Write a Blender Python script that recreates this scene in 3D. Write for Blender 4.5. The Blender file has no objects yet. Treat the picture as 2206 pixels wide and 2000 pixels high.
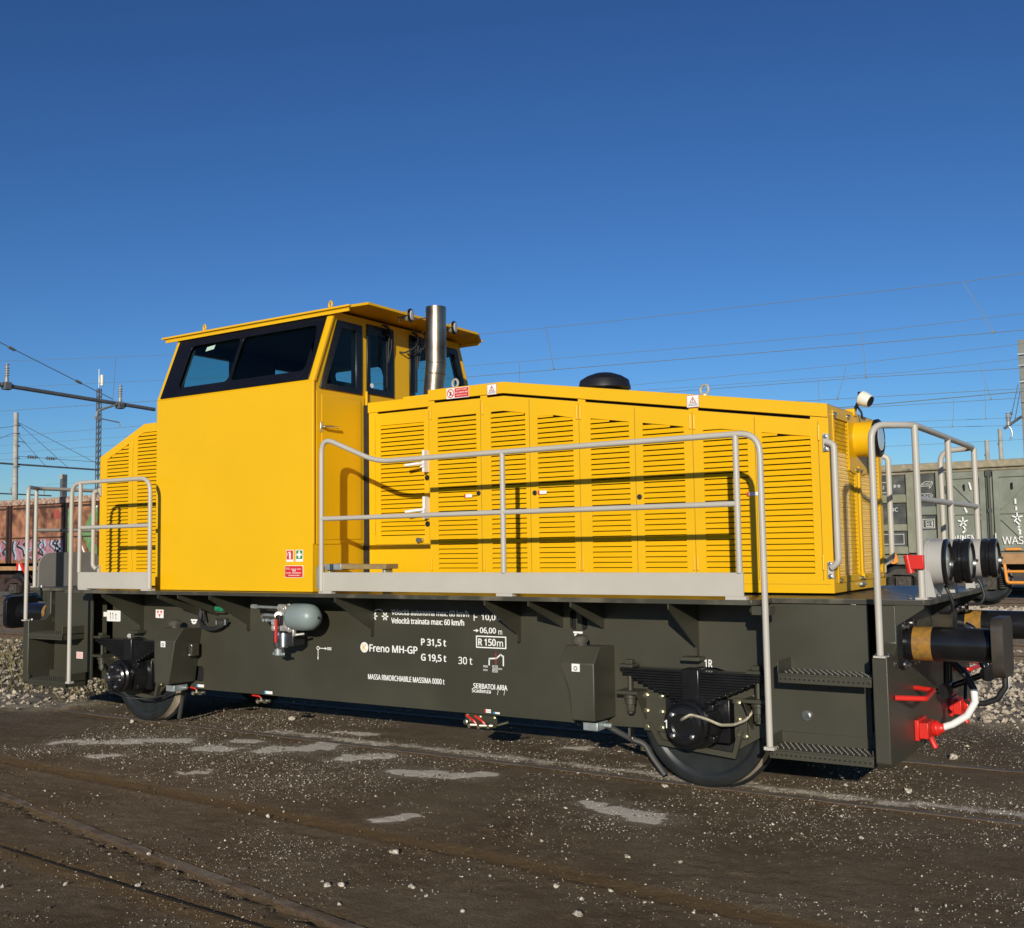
import bpy, math, random
from mathutils import Vector, Matrix
from mathutils.geometry import tessellate_polygon
SC = bpy.context.scene
random.seed(7)
PI = math.pi
# ------------------------------------------------------------------ camera
FPX, YAW, PITCH, ROLL = 2272.52, -0.57641, 0.07793, -0.01537
cyw, syw = math.cos(YAW), math.sin(YAW)
f0 = Vector((syw, cyw, 0)); r0 = Vector((cyw, -syw, 0)); u0 = Vector((0, 0, 1))
fw = f0*math.cos(PITCH)+u0*math.sin(PITCH); up = -f0*math.sin(PITCH)+u0*math.cos(PITCH)
rt = r0*math.cos(ROLL)+up*math.sin(ROLL); up = -r0*math.sin(ROLL)+up*math.cos(ROLL)
cd = bpy.data.cameras.new('camera'); cam = bpy.data.objects.new('camera', cd); SC.collection.objects.link(cam)
cd.sensor_fit = 'HORIZONTAL'; cd.sensor_width = 36; cd.lens = 36*FPX/2206; cd.clip_end = 5000; cd.clip_start = .05
m = Matrix((rt, up, -fw)).transposed().to_4x4(); m.translation = Vector((2.9737, -7.8141, 1.6909)); cam.matrix_world = m
SC.camera = cam
# ------------------------------------------------------------------ sky and sun
SUN = Vector((.455, -1.0, .30)).normalized()
W = bpy.data.worlds.new('World'); SC.world = W; W.use_nodes = True
nt = W.node_tree; bg = nt.nodes['Background']
sky = nt.nodes.new('ShaderNodeTexSky'); sky.sky_type = 'NISHITA'; sky.sun_disc = False
sky.sun_elevation = math.asin(SUN.z); sky.sun_rotation = math.atan2(SUN.x, SUN.y)
sky.altitude = 200; sky.air_density = 1.0; sky.dust_density = 0.1; sky.ozone_density = 5.4
gam = nt.nodes.new('ShaderNodeGamma'); gam.inputs[1].default_value = 1.35
nt.links.new(sky.outputs[0], gam.inputs[0]); nt.links.new(gam.outputs[0], bg.inputs[0]); bg.inputs[1].default_value = 0.05
sd = bpy.data.lights.new('sun', 'SUN'); sd.energy = 4.3; sd.angle = math.radians(.55); sd.color = (1, .93, .80)
so = bpy.data.objects.new('sun', sd); SC.collection.objects.link(so); so.rotation_euler = SUN.to_track_quat('Z', 'Y').to_euler()
so.location = (6, -12, 9)
SC.view_settings.view_transform = 'Standard'; SC.view_settings.look = 'None'; SC.view_settings.exposure = 0.0; SC.view_settings.gamma = 1
SC.cycles.max_bounces = 6; SC.cycles.transparent_max_bounces = 12
# ------------------------------------------------------------------ materials
def mat(name, col, rough=.5, metal=0., var=.08, scale=3., bump=0., bscale=60., coat=0., col2=None, mix=(.45, .6), spec=.5, detail=6):
    m = bpy.data.materials.new(name); m.use_nodes = True; t = m.node_tree; n = t.nodes; b = n['Principled BSDF']
    b.inputs['Roughness'].default_value = rough; b.inputs['Metallic'].default_value = metal
    b.inputs['Coat Weight'].default_value = coat; b.inputs['Coat Roughness'].default_value = .12
    b.inputs['Specular IOR Level'].default_value = spec
    g = n.new('ShaderNodeNewGeometry'); nz = n.new('ShaderNodeTexNoise'); nz.inputs['Scale'].default_value = scale; nz.inputs['Detail'].default_value = detail
    t.links.new(g.outputs['Position'], nz.inputs['Vector'])
    r = n.new('ShaderNodeValToRGB'); e = r.color_ramp.elements
    if col2 is None:
        e[0].position, e[1].position = .3, .7
        e[0].color = [c*(1-var) for c in col]+[1]; e[1].color = [min(1, c*(1+var)) for c in col]+[1]
    else:
        e[0].position, e[1].position = mix; e[0].color = list(col)+[1]; e[1].color = list(col2)+[1]
    t.links.new(nz.outputs['Fac'], r.inputs['Fac']); t.links.new(r.outputs['Color'], b.inputs['Base Color'])
    mr = n.new('ShaderNodeMapRange'); mr.inputs['To Min'].default_value = max(.03, rough-.07); mr.inputs['To Max'].default_value = min(1, rough+.10)
    t.links.new(nz.outputs['Fac'], mr.inputs['Value']); t.links.new(mr.outputs['Result'], b.inputs['Roughness'])
    if bump:
        nb = n.new('ShaderNodeTexNoise'); nb.inputs['Scale'].default_value = bscale; nb.inputs['Detail'].default_value = 4
        t.links.new(g.outputs['Position'], nb.inputs['Vector'])
        bp = n.new('ShaderNodeBump'); bp.inputs['Strength'].default_value = bump; bp.inputs['Distance'].default_value = .01
        t.links.new(nb.outputs['Fac'], bp.inputs['Height']); t.links.new(bp.outputs['Normal'], b.inputs['Normal'])
    return m
YEL = mat('yellow_paint', (.76, .43, .005), .36, var=.03, scale=1.3, bump=.30, bscale=2.2, spec=.4)
OLIVE = mat('olive_paint', (.042, .040, .026), .40, scale=1.6, col2=(.056, .052, .036), mix=(.38, .72), bump=.14, bscale=300, detail=9)
DECK = mat('deck_paint', (.05, .048, .036), .36, var=.15, scale=5, bump=.1, bscale=200, col2=(.16, .14, .10), mix=(.5, .78))
GREY = mat('grey_paint', (.47, .44, .385), .40, var=.04, scale=4, bump=.03, bscale=80)
DGREY = mat('grey_housing', (.40, .385, .36), .42, var=.05, scale=5)
BLACK = mat('black_gloss', (.010, .010, .011), .22, var=.2, scale=9)
RUBBER = mat('black_rubber', (.014, .014, .015), .55, var=.25, scale=14)
MATBLK = mat('dark_void', (.006, .006, .006), .9)
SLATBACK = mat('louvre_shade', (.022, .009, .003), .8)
SEAM = mat('seam_shade', (.30, .15, .004), .6)
STEEL = mat('bright_steel', (.55, .55, .54), .28, metal=1., var=.12, scale=30)
ZINC = mat('zinc_bolts', (.62, .58, .42), .3, metal=1., var=.12, scale=20)
GALV = mat('galvanised_steel', (.40, .44, .44), .45, metal=.6, var=.2, scale=18)
ALU = mat('cast_aluminium', (.52, .50, .46), .42, metal=.55, var=.25, scale=40, bump=.1, bscale=150)
AIRGREY = mat('air_tank_paint', (.23, .28, .28), .38, var=.06)
EXH = mat('exhaust_steel', (.46, .38, .29), .34, metal=1., scale=4, col2=(.17, .12, .085), mix=(.40, .66))
RED = mat('red_paint', (.62, .022, .014), .35, var=.08)
WHITE = mat('white_paint', (.80, .80, .78), .5, var=.04)
OFFW = mat('cream_plastic', (.74, .72, .62), .45, var=.04)
STKR = mat('sticker_white', (.80, .79, .76), .45, var=.02)
STKRED = mat('sticker_red', (.62, .03, .03), .4, var=.03)
STKGRN = mat('sticker_green', (.02, .24, .07), .4, var=.03)
STKBLU = mat('sticker_blue', (.02, .25, .50), .4, var=.03)
FRAMEBLK = mat('glazing_border', (.007, .007, .009), .25, var=.1)
STKBLK = mat('sticker_black', (.03, .03, .03), .5)
LETYEL = mat('letter_yellow', (.80, .50, .05), .5)
GREASE = mat('grease_band', (.34, .17, .03), .22, scale=30, col2=(.17, .11, .05), mix=(.40, .72), bump=.3, bscale=40)
WHEELM = mat('wheel_paint', (.016, .018, .018), .38, var=.25, scale=6)
TREAD = mat('wheel_tread', (.52, .43, .31), .6, var=.25, scale=12, bump=.2)
WOOD = mat('step_wood', (.27, .19, .085), .6, var=.2, scale=14, bump=.1)
RAD = mat('radiator_core', (.88, .82, .62), .5, var=.12, scale=30)
INT = mat('cab_interior', (.085, .087, .09), .7, var=.1)
SEATM = mat('seat_fabric', (.012, .012, .014), .9)
RUST = mat('rusty_red', (.085, .030, .020), .85, scale=3.2, col2=(.42, .19, .10), mix=(.34, .70), bump=.3, bscale=30, detail=10)
RUSTRIM = mat('rust_rim', (.22, .12, .08), .85, scale=9, col2=(.48, .36, .28), mix=(.4, .6), bump=.3, bscale=40, detail=10)
RUSTDK = mat('rust_dark', (.045, .024, .02), .8, var=.3, scale=8)
WGREEN = mat('wagon_green', (.165, .18, .135), .6, scale=2.5, col2=(.225, .235, .19), mix=(.4, .66), bump=.1, bscale=40)
WGRIM = mat('wagon_rim', (.26, .235, .155), .7, scale=7, col2=(.38, .30, .20), mix=(.45, .65), bump=.2)
WGPOST = mat('wagon_post', (.20, .20, .135), .65, scale=5, col2=(.27, .26, .19), mix=(.45, .7), bump=.1)
WGBLK = mat('wagon_black_panel', (.045, .047, .045), .6, scale=5, col2=(.12, .12, .105), mix=(.45, .8))
BOGIE = mat('bogie_brown', (.055, .048, .038), .8, scale=9, col2=(.11, .09, .065), mix=(.5, .75), bump=.2)
TAN = mat('tan_beam', (.36, .20, .09), .7, var=.2, scale=6)
ORANGE = mat('orange_paint', (.72, .27, .03), .45, var=.08)
PINK = mat('graffiti_pink', (.42, .20, .25), .6, scale=7, col2=(.16, .07, .07), mix=(.42, .72), detail=9)
PBLUE = mat('graffiti_blue', (.30, .42, .52), .6, var=.15)
PGREEN = mat('graffiti_green', (.10, .23, .07), .6, scale=6, col2=(.19, .30, .14), mix=(.4, .7))
PBLK = mat('graffiti_black', (.03, .022, .025), .6)
CONC = mat('mast_concrete', (.36, .35, .31), .8, var=.2, scale=2.5, bump=.1)
MASTD = mat('mast_steel_dark', (.10, .11, .12), .6, var=.2)
WIRE = mat('wire_copper', (.16, .20, .21), .6)
INSUL = mat('insulator', (.30, .27, .24), .3, var=.2)
RAILM = mat('rail_rust', (.085, .058, .038), .6, var=.25, scale=20, bump=.2)
RAILTOP = mat('rail_head', (.15, .125, .10), .75, metal=0., var=.25, scale=9, bump=.1)
SLEEPER = mat('sleeper_wood', (.05, .04, .032), .9, var=.3, scale=6, bump=.3)
STONE = mat('limestone', (.17, .135, .10), .9, scale=55, col2=(.70, .63, .52), mix=(.35, .65), bump=.2, bscale=120)
BALST = mat('ballast_stone', (.26, .21, .155), .9, scale=9, col2=(.56, .48, .37), mix=(.32, .62), bump=.3, bscale=90)
GRASS = mat('dry_grass', (.20, .15, .07), .85, scale=5, col2=(.11, .11, .045), mix=(.4, .7))
LENS = mat('lamp_lens', (.55, .56, .52), .08, var=.05, coat=1)

def glass_mat(name, tint):
    m = bpy.data.materials.new(name); m.use_nodes = True; t = m.node_tree; n = t.nodes; n.remove(n['Principled BSDF']); out = n['Material Output']
    tr = n.new('ShaderNodeBsdfTransparent'); tr.inputs[0].default_value = list(tint)+[1]
    gl = n.new('ShaderNodeBsdfGlossy'); gl.inputs['Roughness'].default_value = .02
    lw = n.new('ShaderNodeLayerWeight'); lw.inputs[0].default_value = .5
    pw = n.new('ShaderNodeMath'); pw.operation = 'POWER'; pw.inputs[1].default_value = 4; t.links.new(lw.outputs['Facing'], pw.inputs[0])
    ad = n.new('ShaderNodeMath'); ad.operation = 'MULTIPLY_ADD'; ad.inputs[1].default_value = .6; ad.inputs[2].default_value = .02; t.links.new(pw.outputs[0], ad.inputs[0])
    mx = n.new('ShaderNodeMixShader'); t.links.new(ad.outputs[0], mx.inputs[0]); t.links.new(tr.outputs[0], mx.inputs[1]); t.links.new(gl.outputs[0], mx.inputs[2])
    t.links.new(mx.outputs[0], out.inputs[0]); return m
GLASS = glass_mat('tinted_glass', (.73, .85, .83))

# ------------------------------------------------------------------ object helpers
ORG = {}
def empty(name, loc, **props):
    o = bpy.data.objects.new(name, None); o.location = loc; o.empty_display_size = .3; SC.collection.objects.link(o)
    ORG[o.name] = Vector(loc)
    for k, v in props.items(): o[k] = v
    return o
def thing(name, label, cat, loc=(0, 0, 0), group=None):
    o = empty(name, loc, label=label, category=cat)
    if group: o['group'] = group
    return o
def tag(o, label=None, cat=None, group=None, kind=None):
    for k, v in (('label', label), ('category', cat), ('group', group), ('kind', kind)):
        if v: o[k] = v
    return o
NOSPLIT = {'white_marking', 'lettering', 'wire_mesh', 'louvre_slats', 'sticker_lettering', 'plate_lettering', 'stud_pattern', 'hole_discs', 'radiator', 'hazard_symbol', 'cross_symbol', 'extinguisher_symbol', 'warning_triangle'}
class MB:
    def __init__(s): s.v = []; s.f = []; s.mi = []; s.cur = 0
    def add(s, vs, fs):
        b = len(s.v); s.v += [tuple(v) for v in vs]
        for f in fs: s.f.append([b+i for i in f]); s.mi.append(s.cur)
        return s
    def box(s, x0, x1, y0, y1, z0, z1):
        vs = [(x, y, z) for z in (z0, z1) for y in (y0, y1) for x in (x0, x1)]
        return s.add(vs, [(0, 2, 3, 1), (4, 5, 7, 6), (0, 1, 5, 4), (2, 6, 7, 3), (0, 4, 6, 2), (1, 3, 7, 5)])
    def prism(s, outer, holes, fn, w0, w1):
        # outer/holes: 2D polygons; fn(u,v,w) -> 3D ; solid between w0 and w1
        polys = [[Vector((p[0], p[1], 0)) for p in q] for q in [outer]+list(holes)]
        flat = [p for q in polys for p in q]; tris = tessellate_polygon(polys)
        n = len(flat)
        vs = [fn(p.x, p.y, w0) for p in flat]+[fn(p.x, p.y, w1) for p in flat]
        fs = [tuple(t) for t in tris]+[tuple(i+n for i in reversed(t)) for t in tris]
        b = 0
        for q in polys:
            k = len(q)
            for i in range(k):
                j = (i+1) % k; fs.append((b+i, b+j, b+j+n, b+i+n))
            b += k
        return s.add(vs, fs)
    def xz(s, outer, y0, y1, holes=()): return s.prism(outer, holes, lambda u, v, w: (u, w, v), y0, y1)
    def yz(s, outer, x0, x1, holes=()): return s.prism(outer, holes, lambda u, v, w: (w, u, v), x0, x1)
    def xy(s, outer, z0, z1, holes=()): return s.prism(outer, holes, lambda u, v, w: (u, v, w), z0, z1)
    def cyl(s, p0, p1, r0, r1=None, n=16, caps=True):
        p0, p1 = Vector(p0), Vector(p1); r1 = r0 if r1 is None else r1
        d = (p1-p0).normalized(); a = d.orthogonal().normalized(); b = d.cross(a)
        vs = []
        for p, r in ((p0, r0), (p1, r1)):
            for i in range(n):
                t = 2*PI*i/n; vs.append(p+(a*math.cos(t)+b*math.sin(t))*r)
        fs = [(i, (i+1) % n, (i+1) % n+n, i+n) for i in range(n)]
        if caps: fs += [tuple(range(n-1, -1, -1)), tuple(range(n, 2*n))]
        return s.add(vs, fs)
    def lathe(s, c, axis, prof, n=32, caps=True):
        # prof: list of (along, radius)
        c = Vector(c); d = Vector(axis).normalized(); a = d.orthogonal().normalized(); b = d.cross(a); vs = []; fs = []
        for h, r in prof:
            for i in range(n):
                t = 2*PI*i/n; vs.append(c+d*h+(a*math.cos(t)+b*math.sin(t))*r)
        for k in range(len(prof)-1):
            for i in range(n):
                j = (i+1) % n; fs.append((k*n+i, k*n+j, (k+1)*n+j, (k+1)*n+i))
        if caps: fs.append(tuple(range(n-1, -1, -1))); fs.append(tuple(range((len(prof)-1)*n, len(prof)*n)))
        return s.add(vs, fs)
    def tube(s, pts, r, bend=0., n=10, caps=True):
        P = [Vector(p) for p in pts]
        if bend:
            Q = [P[0]]
            for i in range(1, len(P)-1):
                a, b, c = P[i-1], P[i], P[i+1]; d0 = (a-b); d1 = (c-b)
                if d0.angle(d1, PI) > PI-.02: Q.append(b); continue
                k = min(bend, d0.length*.49, d1.length*.49); q0 = b+d0.normalized()*k; q1 = b+d1.normalized()*k
                for j in range(7):
                    t = j/6; Q.append(q0*(1-t)**2+b*2*t*(1-t)+q1*t*t)
            Q.append(P[-1]); P = Q
        vs = []; fs = []; d = (P[1]-P[0]).normalized(); a = d.orthogonal().normalized()
        for i, p in enumerate(P):
            if i == 0: dd = P[1]-P[0]
            elif i == len(P)-1: dd = P[-1]-P[-2]
            else: dd = (P[i+1]-p).normalized()+(p-P[i-1]).normalized()
            dd = dd.normalized(); a = (a-dd*a.dot(dd)); a = a.normalized() if a.length > 1e-6 else dd.orthogonal().normalized(); b = dd.cross(a)
            for j in range(n):
                t = 2*PI*j/n; vs.append(p+(a*math.cos(t)+b*math.sin(t))*r)
        for i in range(len(P)-1):
            for j in range(n):
                k = (j+1) % n; fs.append((i*n+j, i*n+k, (i+1)*n+k, (i+1)*n+j))
        if caps: fs += [tuple(range(n-1, -1, -1)), tuple(range((len(P)-1)*n, len(P)*n))]
        return s.add(vs, fs)
    def torus(s, c, axis, R, r, n=20, m=8):
        c = Vector(c); d = Vector(axis).normalized(); a = d.orthogonal().normalized(); b = d.cross(a)
        pts = [c+(a*math.cos(2*PI*i/n)+b*math.sin(2*PI*i/n))*R for i in range(n)]
        vs = []; fs = []
        for i in range(n):
            e = (pts[i]-c).normalized()
            for j in range(m): vs.append(pts[i]+(e*math.cos(2*PI*j/m)+d*math.sin(2*PI*j/m))*r)
        for i in range(n):
            for j in range(m):
                i2, j2 = (i+1) % n, (j+1) % m; fs.append((i*m+j, i*m+j2, i2*m+j2, i2*m+j))
        return s.add(vs, fs)
    def pieces(s):
        # groups of touching shapes, the biggest first
        n = len(s.v); par = list(range(n))
        def find(i):
            while par[i] != i: par[i] = par[par[i]]; i = par[i]
            return i
        for f in s.f:
            a = find(f[0])
            for j in f[1:]: par[find(j)] = a
        isl = {}
        for i in range(n): isl.setdefault(find(i), []).append(i)
        keys = list(isl); k = len(keys)
        if k < 2 or k > 150: return [s]
        bx = []
        for q in keys:
            P = [s.v[i] for i in isl[q]]; bx.append([min(p[a] for p in P) for a in range(3)]+[max(p[a] for p in P) for a in range(3)])
        sz = [max(q[3+a]-q[a] for a in range(3)) for q in bx]; g = list(range(k))
        def fg(i):
            while g[i] != i: i = g[i]
            return i
        for i in range(k):
            for j in range(i):
                d = math.sqrt(sum(max(0, bx[i][a]-bx[j][3+a], bx[j][a]-bx[i][3+a])**2 for a in range(3)))
                if d <= max(.02, .5*max(sz[i], sz[j])): g[fg(i)] = fg(j)
        grp = {}
        for i in range(k): grp.setdefault(fg(i), []).append(i)
        if len(grp) < 2: return [s]
        out = []
        for q in grp.values():
            ids = set(v for i in q for v in isl[keys[i]]); m = {}; b = MB()
            for i in sorted(ids): m[i] = len(b.v); b.v.append(s.v[i])
            for f in s.f:
                if f[0] in ids: b.f.append([m[i] for i in f]); b.mi.append(0)
            out.append((max(sz[i] for i in q), b))
        return [b for _, b in sorted(out, key=lambda t: -t[0])]
    def bolt(s, p, d, r=.012, h=.012):
        p = Vector(p); d = Vector(d).normalized(); s.cyl(p, p+d*h*.3, r*1.5, n=12); return s.cyl(p, p+d*h, r, n=6)
    def build(s, name, mats, parent=None, bevel=0., smooth=35., label=None, kind=None, segs=2):
        if not isinstance(mats, (list, tuple)): mats = [mats]
        if kind is None and len(mats) == 1 and name not in NOSPLIT and len(s.f) < 4000:
            ps = s.pieces()
            if len(ps) > 1:
                made = []
                for p in ps: made.append(p.build(name, mats, parent, bevel, smooth, label, None, segs))
                return made[0]
        me = bpy.data.meshes.new(name)
        lo = Vector((min(v[i] for v in s.v) for i in range(3))); hi = Vector((max(v[i] for v in s.v) for i in range(3)))
        c = (lo+hi)/2; c.z = lo.z
        me.from_pydata([tuple(Vector(v)-c) for v in s.v], [], s.f)
        for m in mats: me.materials.append(m)
        if len(mats) > 1: me.polygons.foreach_set('material_index', s.mi)
        import bmesh
        bm = bmesh.new(); bm.from_mesh(me); bmesh.ops.recalc_face_normals(bm, faces=bm.faces); bm.to_mesh(me); bm.free()
        if smooth: me.shade_smooth(); me.set_sharp_from_angle(angle=math.radians(smooth))
        o = bpy.data.objects.new(name, me); SC.collection.objects.link(o); ORG[o.name] = c
        if parent is not None:
            o.parent = parent; o.location = c-ORG[parent.name]
        else: o.location = c
        if bevel:
            b = o.modifiers.new('bevel', 'BEVEL'); b.width = bevel; b.segments = segs; b.limit_method = 'ANGLE'; b.angle_limit = math.radians(40)
        if label: o['label'] = label
        if kind: o['kind'] = kind
        return o
def shape(name, m, parent=None, **k):
    def deco(fn):
        b = MB(); fn(b); return b.build(name, m, parent, **k)
    return deco
# lettering: converted to mesh on the plane y=const facing -y
FONT = None
try:
    FONT = bpy.data.fonts.load(bpy.utils.system_resource('DATAFILES', path='fonts')+'/NotoSansHebrew-Regular.woff2')
except Exception: pass
def text_pts(body, width, height, bold=.0):
    cu = bpy.data.curves.new('lettering', 'FONT'); cu.body = body.replace('I', 'l') if FONT else body
    if FONT: cu.font = FONT
    cu.size = 1; cu.resolution_u = 3
    ob = bpy.data.objects.new('lettering', cu); SC.collection.objects.link(ob)
    dg = bpy.context.evaluated_depsgraph_get(); me = bpy.data.meshes.new_from_object(ob.evaluated_get(dg))
    bpy.data.objects.remove(ob)
    vs = [v.co.copy() for v in me.vertices]; fs = [tuple(p.vertices) for p in me.polygons]; bpy.data.meshes.remove(me)
    x0 = min(v.x for v in vs); x1 = max(v.x for v in vs); y0 = min(v.y for v in vs); y1 = max(v.y for v in vs)
    return [((v.x-x0)/(x1-x0)*width, (v.y-y0)/(y1-y0)*height) for v in vs], fs
def put_text(b, body, x0, z0, width, height, y, bold=.012):
    k = max(0, bold)*height*1.9                       # weight: copies a hair apart, sideways and up
    vs, fs = text_pts(body, width-k, height-k*.5)
    for i, (du, dv) in enumerate(((0, 0),) if k == 0 else ((0, 0), (k, 0), (k*.5, k*.5), (k*.5, 0))): b.add([(x0+u+du, y-i*.00025, z0+v+dv) for u, v in vs], fs)
    return b
def rrect(x0, x1, z0, z1, r, n=5):
    out = []
    for cx, cz, a in ((x1-r, z1-r, 0), (x0+r, z1-r, 90), (x0+r, z0+r, 180), (x1-r, z0+r, 270)):
        for i in range(n+1):
            t = math.radians(a+90*i/n); out.append((cx+r*math.cos(t), cz+r*math.sin(t)))
    return out
def circ(cx, cz, r, n=20): return [(cx+r*math.cos(2*PI*i/n), cz+r*math.sin(2*PI*i/n)) for i in range(n)]
def interp(pts, x):
    if x <= pts[0][0]: return pts[0][1]
    for (a, b), (c, d) in zip(pts, pts[1:]):
        if x <= c: return b+(d-b)*(x-a)/(c-a)
    return pts[-1][1]
# ================================================================== LOCOMOTIVE
# track runs along X; near side faces -Y; rail head z = 0; the loco is symmetric about x = -3
L = thing('shunting_locomotive', 'yellow shunting locomotive with dark olive underframe and grey handrails', 'locomotive', (-3, 0, 0))
F = -.88                                    # near face of the side frame
def mx(x): return -6-x
# ---- underframe
b = MB()
fo = [(-6.86, .40), (-6.42, .385), (-6.28, .30), (-6.25, .30), (-6.25, .60), (-5.75, .60), (-5.75, .30), (-5.72, .30), (-5.62, .385),
      (-5.09, .375), (-.75, .375), (-.38, .385), (-.28, .30), (-.25, .30), (-.25, .60), (.25, .60), (.25, .30), (.28, .30), (.42, .385), (.47, .385), (.47, 1.30), (-6.86, 1.30)]
holes = [rrect(-1.035, -.885, 1.06, 1.21, .03), rrect(-5.235, -5.085, .45, .59, .03), [(.19*math.cos(t*PI/8)+.05, .765+.075*math.sin(t*PI/8)) for t in range(16)], [(-6.05+.19*math.cos(t*PI/8), .765+.075*math.sin(t*PI/8)) for t in range(16)]]
b.xz(fo, F, F+.03, holes); b.xz(fo, -F-.03, -F)
b.box(-5.0, -1.0, -.85, .85, .40, .43); b.box(-6.86, .47, -.2, .2, .45, 1.2); b.box(-1.0, -.95, -.85, .85, .43, 1.25); b.box(-5.05, -5.0, -.85, .85, .43, 1.25)
frame = b.build('side_frame', OLIVE, L, label='dark olive side frame plate with white markings')
def frame_dark(b): b.box(-1.034, -.886, -.845, -.82, 1.061, 1.209); b.box(-5.234, -5.086, -.845, -.82, .451, .589)
shape('opening', MATBLK, frame)(frame_dark)  # black boxes put in as the dark seen through the holes
# ---- deck
dp = [(-6.57, -1.37), (.57, -1.37), (.60, -1.34), (.60, -1.06), (1.545, -1.06), (1.575, -1.03)]
dk = [(-6.60, -1.06), (-6.60, -1.34)]+dp+[(x, -y) for x, y in reversed(dp)]+[(-6.60, 1.34), (-6.60, 1.06), (-7.645, 1.06), (-7.675, 1.03), (-7.675, -1.03), (-7.645, -1.06)]
b = MB(); b.xy(dk, 1.296, 1.328); deck = b.build('deck', DECK, L, bevel=.003)
# ---- gussets under the deck edge
def gusset(x, zf, big):
    b = MB()
    pts = [(-1.365, 1.294), (-1.365, 1.262), (-.90 if not big else -.93, zf+(.0 if not big else .06)), (F-.001 if not big else -.93, zf), (F, zf), (F, 1.294)]
    b.yz(pts, x-.006, x+.006); return b.build('gusset', OLIVE, L)
for x, zf, g in ((-.005, .915, 1), (-1.48, .955, 1), (-2.96, .955, 1), (-4.46, .955, 1), (-5.98, .905, 1), (-.75, 1.08, 0), (-1.10, 1.08, 0), (-4.88, 1.08, 0), (-5.16, 1.08, 0)):
    gusset(x, zf, g)
for x in (-.005, -5.98):
    b = MB(); b.box(x-.09, x+.05, -1.0, F, .885, .91); b.build('spring_stop', OLIVE, L, bevel=.003)
# ---- ends: step side plate, beam, gussets, steps
for sgn in (1, -1):
    X = (lambda x: x) if sgn > 0 else mx
    def bx(b, x0, x1, *a):
        p, q = X(x0), X(x1); b.box(min(p, q), max(p, q), *a)
    b = MB()
    for s in (1, -1):
        bx(b, .57, 1.205, *(sorted((s*1.05, s*1.035))), .40, 1.29)
    bx(b, .47, .57, -.88, .88, .52, 1.29); bx(b, .62, 1.28, -.95, .95, .50, .52)
    b.build('step_side_plate', OLIVE, L)
    b = MB()
    prof = [(-1.05, 1.292), (-1.05, 1.06), (-1.12, .995), (-1.30, .995), (-1.30, .375), (-1.27, .345), (1.27, .345), (1.30, .375), (1.30, .995), (1.12, .995), (1.05, 1.06), (1.05, 1.292)]
    p, q = sorted((X(1.283), X(1.373))); b.yz(prof, p, q)
    beam = b.build('end_beam', OLIVE, L, bevel=.006)
    for y in (-1.045, 0, 1.045):
        b = MB(); b.xz([(X(1.374), 1.294), (X(1.54), 1.294), (X(1.54), 1.275), (X(1.374), 1.165)], y-.006, y+.006); b.build('deck_bracket', OLIVE, L)
    # steps, each with raised studs and a lip with holes painted as black discs
    for s in (-1, 1):
        for zz, xa, xb in ((.875, .70, 1.275), (.405, .63, 1.27)):
            b = MB(); ya, yb = (1.05, 1.30)
            lo, hi = sorted((s*ya, s*yb))
            bx(b, xa, xb, lo, hi, zz-.012, zz); l2, h2 = sorted((s*1.285, s*1.30)); bx(b, xa, xb, l2, h2, zz-.06, zz-.012)
            bx(b, xa, xa+.006, lo, hi, zz-.06, zz+.075); l3, h3 = sorted((s*1.05, s*1.06))
            if zz < .6: bx(b, xa, xb, l3, h3, zz, zz+.07); bx(b, xb-.006, xb, l2, h2, zz, zz+.04)
            st = b.build('step', OLIVE, L, bevel=.002)
            b = MB(); b.cur = 0
            k = int((xb-xa)/.036)
            for i in range(k):
                for j in range(6):
                    x = X(xa+.03+i*.036+(.018 if j % 2 else 0)); y = s*(1.09+j*.036); b.cyl((x, y, zz-.001), (x, y, zz+.009), .0085, .0055, n=8)
            b.build('stud_pattern', OLIVE, st)
            b = MB()
            for i in range(int((xb-xa)/.030)):
                x = X(xa+.02+i*.030); b.cyl((x, s*1.3003, zz-.035), (x, s*1.3015, zz-.035), .006, n=10)
            b.build('hole_discs', MATBLK, st)
    for s in (-1, 1):                       # buffers
        y = s*.875; bf = MB(); d = (sgn, 0, 0)
        p, q = sorted((X(1.374), X(1.402))); bf.yz(rrect(y-.15, y+.15, .905, 1.19, .02), p, q)
        ex = 0 if sgn > 0 else .16
        bf.lathe((X(1.40), y, 1.05), d, [(0, .105), (.30, .105), (.485+ex, .104), (.486+ex, .085), (.51+ex, .085)], 32)
        bo = bf.build('buffer', BLACK, L, bevel=.002)
        b = MB(); b.lathe((X(1.442), y, 1.05), d, [(0, .1065), (.112, .1065)], 32); b.build('grease_band', GREASE, bo)
        b = MB(); p, q = sorted((X(1.908+ex), X(1.975+ex))); b.yz(rrect(y-.19, y+.19, .875, 1.225, .07, 6), p, q); b.build('buffer_head', mat('head_steel', (.045, .036, .026), .45, metal=.2, var=.3, scale=10) if s*sgn < 0 and sgn > 0 else BLACK, bo, bevel=.012)
        b = MB()
        for dy in (-.125, .125):
            for dz in (.93, 1.165): b.bolt((X(1.402), y+dy, dz), d, .017, .035)
        b.build('buffer_bolt', STEEL, bo)
# near-side nuts seen on the left beam
b = MB()
for zz in (.985, 1.17): b.bolt((-7.283, -.99, zz), (1, 0, 0), .025, .04)
b.build('beam_nut', OLIVE, L)
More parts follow.
